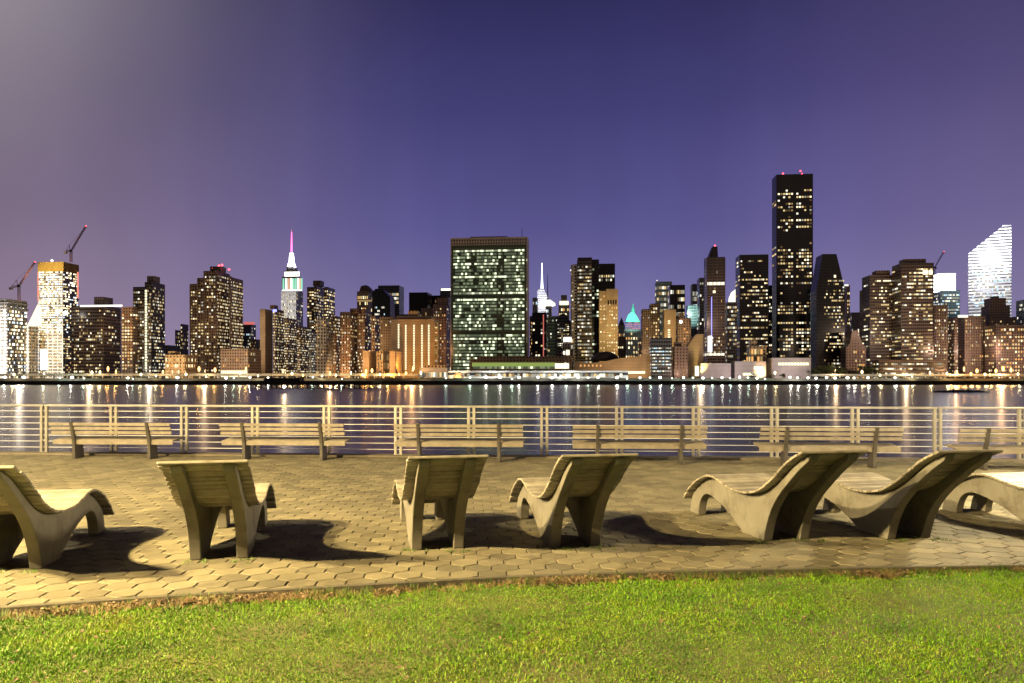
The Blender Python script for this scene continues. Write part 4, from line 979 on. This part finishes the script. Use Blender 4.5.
r2 = ramp(gt, [(.32, (.42, .56, .5)), (.44, (.80, .87, .85)), (.55, (.98, .98, .9)), (.66, (1.2, .98, 1.0)), (.74, (1.35, .85, 1.5))])
gt.links.new(gn.outputs[0], r2.inputs[0])
gx = N(gt, 'ShaderNodeMix', data_type='RGBA', blend_type='MULTIPLY'); gx.inputs['Factor'].default_value = 1
gt.links.new(r1.outputs[0], gx.inputs['A']); gt.links.new(r2.outputs[0], gx.inputs['B'])
gt.links.new(gx.outputs['Result'], gp.inputs['Base Color']); gp.inputs['Roughness'].default_value = .55
gp.inputs['Specular IOR Level'].default_value = .25
me = blades(); me.materials.append(gm); o = bpy.data.objects.new('grass', me); COL.objects.link(o); tag(o, kind='stuff')
# fallen leaves, mostly blown against the kerb
def leaves(name, n, seed, mat, kerb_share=.75, smin=.012, smax=.032):
    q = random.Random(seed); m = MB()
    for i in range(n):
        x = q.uniform(-6, 6)
        if q.random() < kerb_share:
            if q.random() > .04 + .96 * min(1, float(litter(x))): continue
            y = kerb_y(x) - .04 - abs(q.gauss(0, .10)); z = lawn_z(x, y) + q.uniform(.004, .03)
        else:
            y = q.uniform(3.4, kerb_y(x) - .1); z = lawn_z(x, y) + q.uniform(.02, .045)
        s = q.uniform(smin, smax); a = q.uniform(0, 6.28); u = Vector((math.cos(a), math.sin(a), q.uniform(-.5, .5))) * s; v = Vector((-math.sin(a), math.cos(a), q.uniform(-.5, .5))) * s * .6
        p = Vector((x, y, z)); up = Vector((0, 0, s * q.uniform(.1, .5)))
        b_ = len(m.v); m.v += [tuple(p - u), tuple(p - v + up), tuple(p + u), tuple(p + v + up)]
        m.f += [(b_, b_ + 1, b_ + 2), (b_, b_ + 2, b_ + 3)]; m.m += [0, 0]
    return tag(m.build(name, mat), kind='stuff')
dead_m = rough_mat('dead_leaves', (.085, .062, .034), (.19, .135, .07), 3, .8, 0, island=.5)
leaves('fallen_leaves', 9000, 8, dead_m, .93, .008, .022)
# dry grass thatch and small weeds rooted at the kerb and under the loungers
def tufts(name, spots, mat, seed, hmin, hmax, per):
    q = random.Random(seed); m = MB()
    for (x, y, z) in spots:
        for k in range(per):
            a = q.uniform(0, 6.28); r = q.uniform(0, .05); h = q.uniform(hmin, hmax); px, py = x + math.cos(a) * r, y + math.sin(a) * r
            w_ = q.uniform(.002, .005); b2 = q.uniform(0, 6.28); l = h * q.uniform(.2, .9)
            m.poly([(px - w_, py, z), (px + w_, py, z), (px + math.cos(b2) * l, py + math.sin(b2) * l, z + h)])
    return tag(m.build(name, mat), kind='stuff')
q = random.Random(21)
straw_m = rough_mat('dry_straw', (.16, .105, .045), (.27, .19, .08), 3, .85, 0, island=.35)
weed_m = rough_mat('green_weed', (.06, .11, .015), (.12, .17, .025), 3, .7, 0, island=.4)
sp = []
while len(sp) < 900:
    x = q.uniform(-5.5, 5.5)
    if q.random() > .12 + .88 * min(1, float(litter(x))): continue
    y = kerb_y(x) - .05 - abs(q.gauss(0, .09)); sp.append((x, y, lawn_z(x, y)))
tufts('dry_grass', sp, straw_m, 31, .01, .045, 14)
sp = []
for k in range(130):
    x = q.uniform(-5.5, 5.5); y = kerb_y(x) - .05 - abs(q.gauss(0, .12)); sp.append((x, y, lawn_z(x, y)))
tufts('weeds', sp, weed_m, 32, .03, .08, 16)

# ---------------------------------------------------------------- loungers
frame_m = rough_mat('cast_stone_frame', (.135, .126, .098), (.19, .178, .142), 2.2, .7, .12, 70, stain=((.07, .06, .042), 3.2, .8))
slat_m = rough_mat('weathered_slats', (.19, .17, .125), (.34, .31, .24), 9, .45, .15, 40, island=.35)
PROF = [(-.775, .972), (-.62, .905), (-.49, .83), (-.31, .70), (-.17, .61), (-.05, .545), (.08, .50), (.22, .472), (.36, .459), (.51, .46), (.66, .477), (.82, .508), (.95, .53), (1.06, .535), (1.17, .521), (1.28, .488), (1.40, .44), (1.53, .368), (1.65, .285), (1.75, .19)]
def smooth(pts, n=160):
    P = np.array(pts); d = np.r_[0, np.cumsum(np.hypot(*np.diff(P, axis=0).T))]
    s = np.linspace(0, d[-1], n)
    # centripetal Catmull-Rom through the points
    outp = []
    for t in s:
        i = min(max(np.searchsorted(d, t) - 1, 0), len(P) - 2); u = (t - d[i]) / (d[i + 1] - d[i])
        p0, p1, p2, p3 = P[max(i - 1, 0)], P[i], P[i + 1], P[min(i + 2, len(P) - 1)]
        outp.append(.5 * ((2 * p1) + (-p0 + p2) * u + (2 * p0 - 5 * p1 + 4 * p2 - p3) * u * u + (-p0 + 3 * p1 - 3 * p2 + p3) * u ** 3))
    return np.array(outp), s
def make_lounger():
    root = empty('wave_lounger', (0, 0, 0))
    C_, S_ = smooth(PROF)
    T_ = np.gradient(C_, axis=0); T_ /= np.linalg.norm(T_, axis=1)[:, None]; NN = np.stack([-T_[:, 1], T_[:, 0]], 1)
    under = C_ - NN * .030
    lo = int(len(under) * .012); hi = int(len(under) * .965)
    top = [tuple(p) for p in under[lo:hi:3]]
    front, _ = smooth([(1.685, .225), (1.73, .13), (1.765, .0)], 10)
    arch, _ = smooth([(1.53, 0), (1.515, .09), (1.47, .185), (1.395, .25), (1.30, .278), (1.18, .272), (1.02, .238), (.86, .19), (.70, .125), (.56, .06), (.46, 0)], 40)
    rear, _ = smooth([(.03, 0), (-.005, .12), (-.06, .25), (-.14, .375), (-.26, .505), (-.42, .64), (-.58, .765), (-.745, .875)], 30)
    outl = top + [tuple(p) for p in front] + [tuple(p) for p in arch] + [tuple(p) for p in rear]
    for s in (-1, 1):
        bm = bmesh.new(); x0 = s * .2 - .05
        vs_ = [bm.verts.new((x0, t, h)) for t, h in outl]; f = bm.faces.new(vs_)
        r = bmesh.ops.extrude_face_region(bm, geom=[f]); bmesh.ops.translate(bm, vec=(.10, 0, 0), verts=[v for v in r['geom'] if isinstance(v, bmesh.types.BMVert)])
        bmesh.ops.recalc_face_normals(bm, faces=bm.faces)
        me = bpy.data.meshes.new('side_frame'); bm.to_mesh(me); bm.free(); me.materials.append(frame_m)
        o = bpy.data.objects.new('side_frame', me); COL.objects.link(o); o.parent = root; bevel(o, .008, 2, 50)
    m = MB(); pitch = .066; total = S_[-1]; n = int(total / pitch); hw = .0315; q = random.Random(2)
    for k in range(n + 1):
        s0 = .03 + k * (total - .05) / n; i = int(np.searchsorted(S_, s0)); i = min(i, len(S_) - 1)
        c = C_[i]; t = T_[i]; nn = NN[i]; e = q.uniform(-.004, .004); x0, x1 = -.345 + e, .345 + e; dz = q.uniform(-.0015, .0015)
        a, b_ = c - t * hw + nn * dz, c + t * hw + nn * dz; th = .026
        pts = [a - nn * th, b_ - nn * th, b_, a]; b0 = len(m.v)
        m.v += [(x0, p[0], p[1]) for p in pts] + [(x1, p[0], p[1]) for p in pts]
        for f in ((0, 1, 2, 3), (7, 6, 5, 4), (0, 4, 5, 1), (1, 5, 6, 2), (2, 6, 7, 3), (3, 7, 4, 0)): m.f.append(tuple(b0 + j for j in f)); m.m.append(0)
    o = m.build('slatted_seat', slat_m, root); bm = bmesh.new(); bm.from_mesh(o.data); bmesh.ops.recalc_face_normals(bm, faces=bm.faces); bm.to_mesh(o.data); bm.free(); bevel(o, .008, 2, 50)
    m = MB(); m.bar((-.15, 1.58, .24), (.15, 1.58, .24), .022, 8); m.build('cross_bar', frame_m, root)
    return root
L_ = [(-4.25, 6.58, 11.6, 'leftmost wave lounger, its back cut by the edge of the view'),
      (-2.63, 6.99, 11.8, 'second wave lounger from the left, seen from behind with its foot turned right'),
      (-.70, 7.39, 11.8, 'third wave lounger from the left, seen squarely from behind'),
      (.62, 7.52, 10.5, 'middle wave lounger of the seven, its foot curling out to the left'),
      (2.765, 7.82, 11.6, 'fifth wave lounger from the left, showing its whole left side and arched foot'),
      (4.03, 7.88, 11.2, 'sixth wave lounger from the left, close beside the one at the right edge'),
      (5.89, 7.94, 11.2, 'rightmost wave lounger, only its bright seat and foot inside the view')]
proto = make_lounger()
for i, (x, y, a, lab) in enumerate(L_):
    o = proto if i == 0 else copy_tree(proto)
    o.location = (x, y, .002); o.rotation_euler = (0, 0, R(a)); tag(o, lab, 'lounger', 'wave loungers facing the river')
sp = []
for (x, y, a, _) in L_:
    for s in (-.2, .2):
        for k in range(5):
            sp.append((x + s + q.uniform(-.14, .14), y + q.uniform(-.14, .02), 0))
tufts('paving_weeds', sp, weed_m, 33, .012, .04, 9)

# ---------------------------------------------------------------- benches
wood_m = rough_mat('bench_wood', (.13, .11, .078), (.22, .188, .135), 8, .55, .15, 30, island=.15)
bsteel = rough_mat('bench_steel', (.045, .04, .034), (.085, .076, .062), 4, .45, .05, metallic=.3)
def make_bench():
    root = empty('slatted_bench', (0, 0, 0)); L = 1.24
    for k in range(3):
        m = MB(); z = .495 + k * .085; y = -.035 * k; m.box(-L, L, y - .02, y + .02, z, z + .060); o = m.build('back_slat', wood_m, root); bevel(o, .005)
    m = MB()
    m.box(-L, L, .03, .055, .285, .372)
    for k in range(5): m.box(-L, L, .06 + k * .092, .06 + k * .092 + .08, .345 + k * .008, .38 + k * .008)
    o = m.build('seat', wood_m, root); bevel(o, .005)
    for s in (-1, 1):
        x = s * .775; m = MB()
        m.prism([(0, 0), (.10, 0), (.07, .33), (.53, .33), (.53, .357), (.055, .357), (-.055, .755), (-.125, .755), (.0, .34)], -.0, .0)
        m = MB(); b0 = 0
        outl = [(-.01, 0), (.30, 0), (.235, .325), (.46, .335), (.50, .357), (.045, .357), (.018, .47), (-.062, .745), (-.13, .745), (-.045, .45), (-.02, .33)]
        n = len(outl)
        m.v = [(x - .03, t, h) for t, h in outl] + [(x + .03, t, h) for t, h in outl]
        m.f = [tuple(range(n)), tuple(reversed(range(n, 2 * n)))] + [(i, n + i, n + (i + 1) % n, (i + 1) % n) for i in range(n)]; m.m = [0] * len(m.f)
        o = m.build('bench_frame', bsteel, root)
        bm = bmesh.new(); bm.from_mesh(o.data); bmesh.ops.recalc_face_normals(bm, faces=bm.faces); bm.to_mesh(o.data); bm.free(); bevel(o, .006)
    return root
BN = ['leftmost slatted bench facing the river by the railing', 'second slatted bench from the left, above the second lounger', 'third slatted bench from the left, behind the third lounger',
      'fourth slatted bench from the left, behind the middle lounger', 'fifth slatted bench from the left, behind the fifth lounger', 'rightmost slatted bench, cut by the edge of the view']
bench = make_bench()
for i, (xa, xb, ya, yb) in enumerate(((72.5, 150.5, 458.8, 459.4), (243, 322, 460, 460.6), (418.5, 498.8, 461.8, 462.3), (599, 680, 464.2, 464.8), (786, 875, 467.5, 468.3), (987.6, 1079, 470.4, 471.5))):
    za, zb = F * CH / (ya - HY), F * CH / (yb - HY); xA, xB = (xa - 512) / F * za, (xb - 512) / F * zb
    o = bench if i == 0 else copy_tree(bench)
    o.location = ((xA + xB) / 2, (za + zb) / 2, .001); o.rotation_euler = (0, 0, math.atan2(zb - za, xB - xA)); tag(o, BN[i], 'bench', 'slatted benches facing the river')

# ---------------------------------------------------------------- quay edge and railing
quay_m = rough_mat('quay_coping', (.10, .085, .06), (.16, .135, .095), 3, .85, .3, 40)
d = Vector((1, RB, 0)).normalized(); nrm = Vector((-d.y, d.x, 0))
def along(s, off, z): p = Vector((0, RA, 0)) + d * s + nrm * off; return (p.x, p.y, z)
m = MB(); b0 = len(m.v)
for s in (-17, 17):
    m.v += [along(s, -.22, -.06), along(s, -.22, .035), along(s, .16, .035), along(s, .16, -7.0)]
m.f = [(0, 4, 5, 1), (1, 5, 6, 2), (2, 6, 7, 3)]; m.m = [0] * 3
tag(m.build('quay_edge', quay_m), kind='structure')
rail_m = rough_mat('railing_steel', (.24, .225, .19), (.33, .31, .265), 3, .38, .03, metallic=.35)
cable_m = rough_mat('bright_steel_cable', (.5, .485, .45), (.62, .60, .56), 3, .35, 0)
railing = empty('river_railing', (0, RA, .035), math.atan2(d.y, d.x), 'long metal railing of paired posts and thin cables along the quay', 'railing')
HT = 1.0
posts = []
for px in (44.5, 114, 184.5, 255.3, 326.8, 398.3, 471.3, 544.3, 619.3, 696, 774.3, 855, 937.3, 1022):
    k = (px - 512) / F; x = k * RA / (1 - k * RB); posts.append(x / d.x)
posts = [posts[0] - 1.49 * k for k in (3, 2, 1)] + posts + [posts[-1] + 1.49 * k for k in (1, 2)]
for s in posts:
    m = MB()
    for e in (-.055, .055): m.box(s + e - .026, s + e + .026, -.035, .035, 0, HT - .035)
    for z in (.25, .75): m.box(s - .029, s + .029, -.02, .02, z - .02, z + .02)
    m.box(s - .09, s + .09, -.05, .05, .001, .012)
    m.build('post', rail_m, railing)
brk = [posts[0] - .3, posts[3] - .0, posts[11] + .0, posts[15] - .0, posts[-1] + .3]
for a_, c_ in zip(brk[:-1], brk[1:]):
    m = MB(); m.box(a_ + .008, c_ - .008, -.045, .045, HT - .032, HT + .01); o = m.build('top_rail', rail_m, railing); bevel(o, .008)
for k in range(7):
    z = HT - .128 * (k + 1); m = MB(); m.bar((posts[0], 0, z), (posts[-1], 0, z), .0068, 8); m.build('cable', cable_m, railing)

# ---------------------------------------------------------------- the park's own lamps out of view, and added ones for the railing
def park_lamp(x, y, h, power, col, label):
    root = empty('park_lamp', (x, y, -.05), 0, label, 'park lamp')
    m = MB(); m.lathe([(.14, 0), (.14, .25), (.07, .32), (.05, h - .5), (.06, h - .35)], 0, 0, 12); m.build('pole', dark_metal, root, True)
    m = MB(); m.lathe([(.07, h + .22), (.42, h + .24), (.40, h + .29), (.08, h + .42)], 0, 0, 18); m.build('lamp_shade', dark_metal, root)
    m = MB()
    for k in range(3):
        a = k * 2.094; m.bar((.05 * math.cos(a), .05 * math.sin(a), h - .36), (.36 * math.cos(a), .36 * math.sin(a), h + .25), .012, 5)
    m.build('bracket', dark_metal, root)
    l = bpy.data.lights.new('lamp_light', 'POINT'); l.energy = power; l.color = col; l.shadow_soft_size = .13
    o = bpy.data.objects.new('lamp_light', l); COL.objects.link(o); o.parent = root; o.location = (0, 0, h)
WARM = (1, .74, .34)
park_lamp(-7.7, 3.8, 4.6, 13500, WARM, 'tall park lamp beside the lawn left of the loungers')
park_lamp(-11.0, -.5, 9.0, 24000, WARM, 'very tall park lamp behind the lawn, the farthest from the river')
park_lamp(7.2, 9.8, 2.7, 1500, (1, .82, .5), 'short park lamp beside the rightmost lounger')
park_lamp(-13.0, 11.0, 4.6, 3400, (1, .82, .5), 'added lamp out of view left of the benches to light the railing')  # unseen lamp added to brighten the left railing and benches
park_lamp(13.0, 11.5, 4.6, 3900, (1, .82, .5), 'added lamp out of view right of the benches to light the railing')  # unseen lamp added to brighten the railing on the right
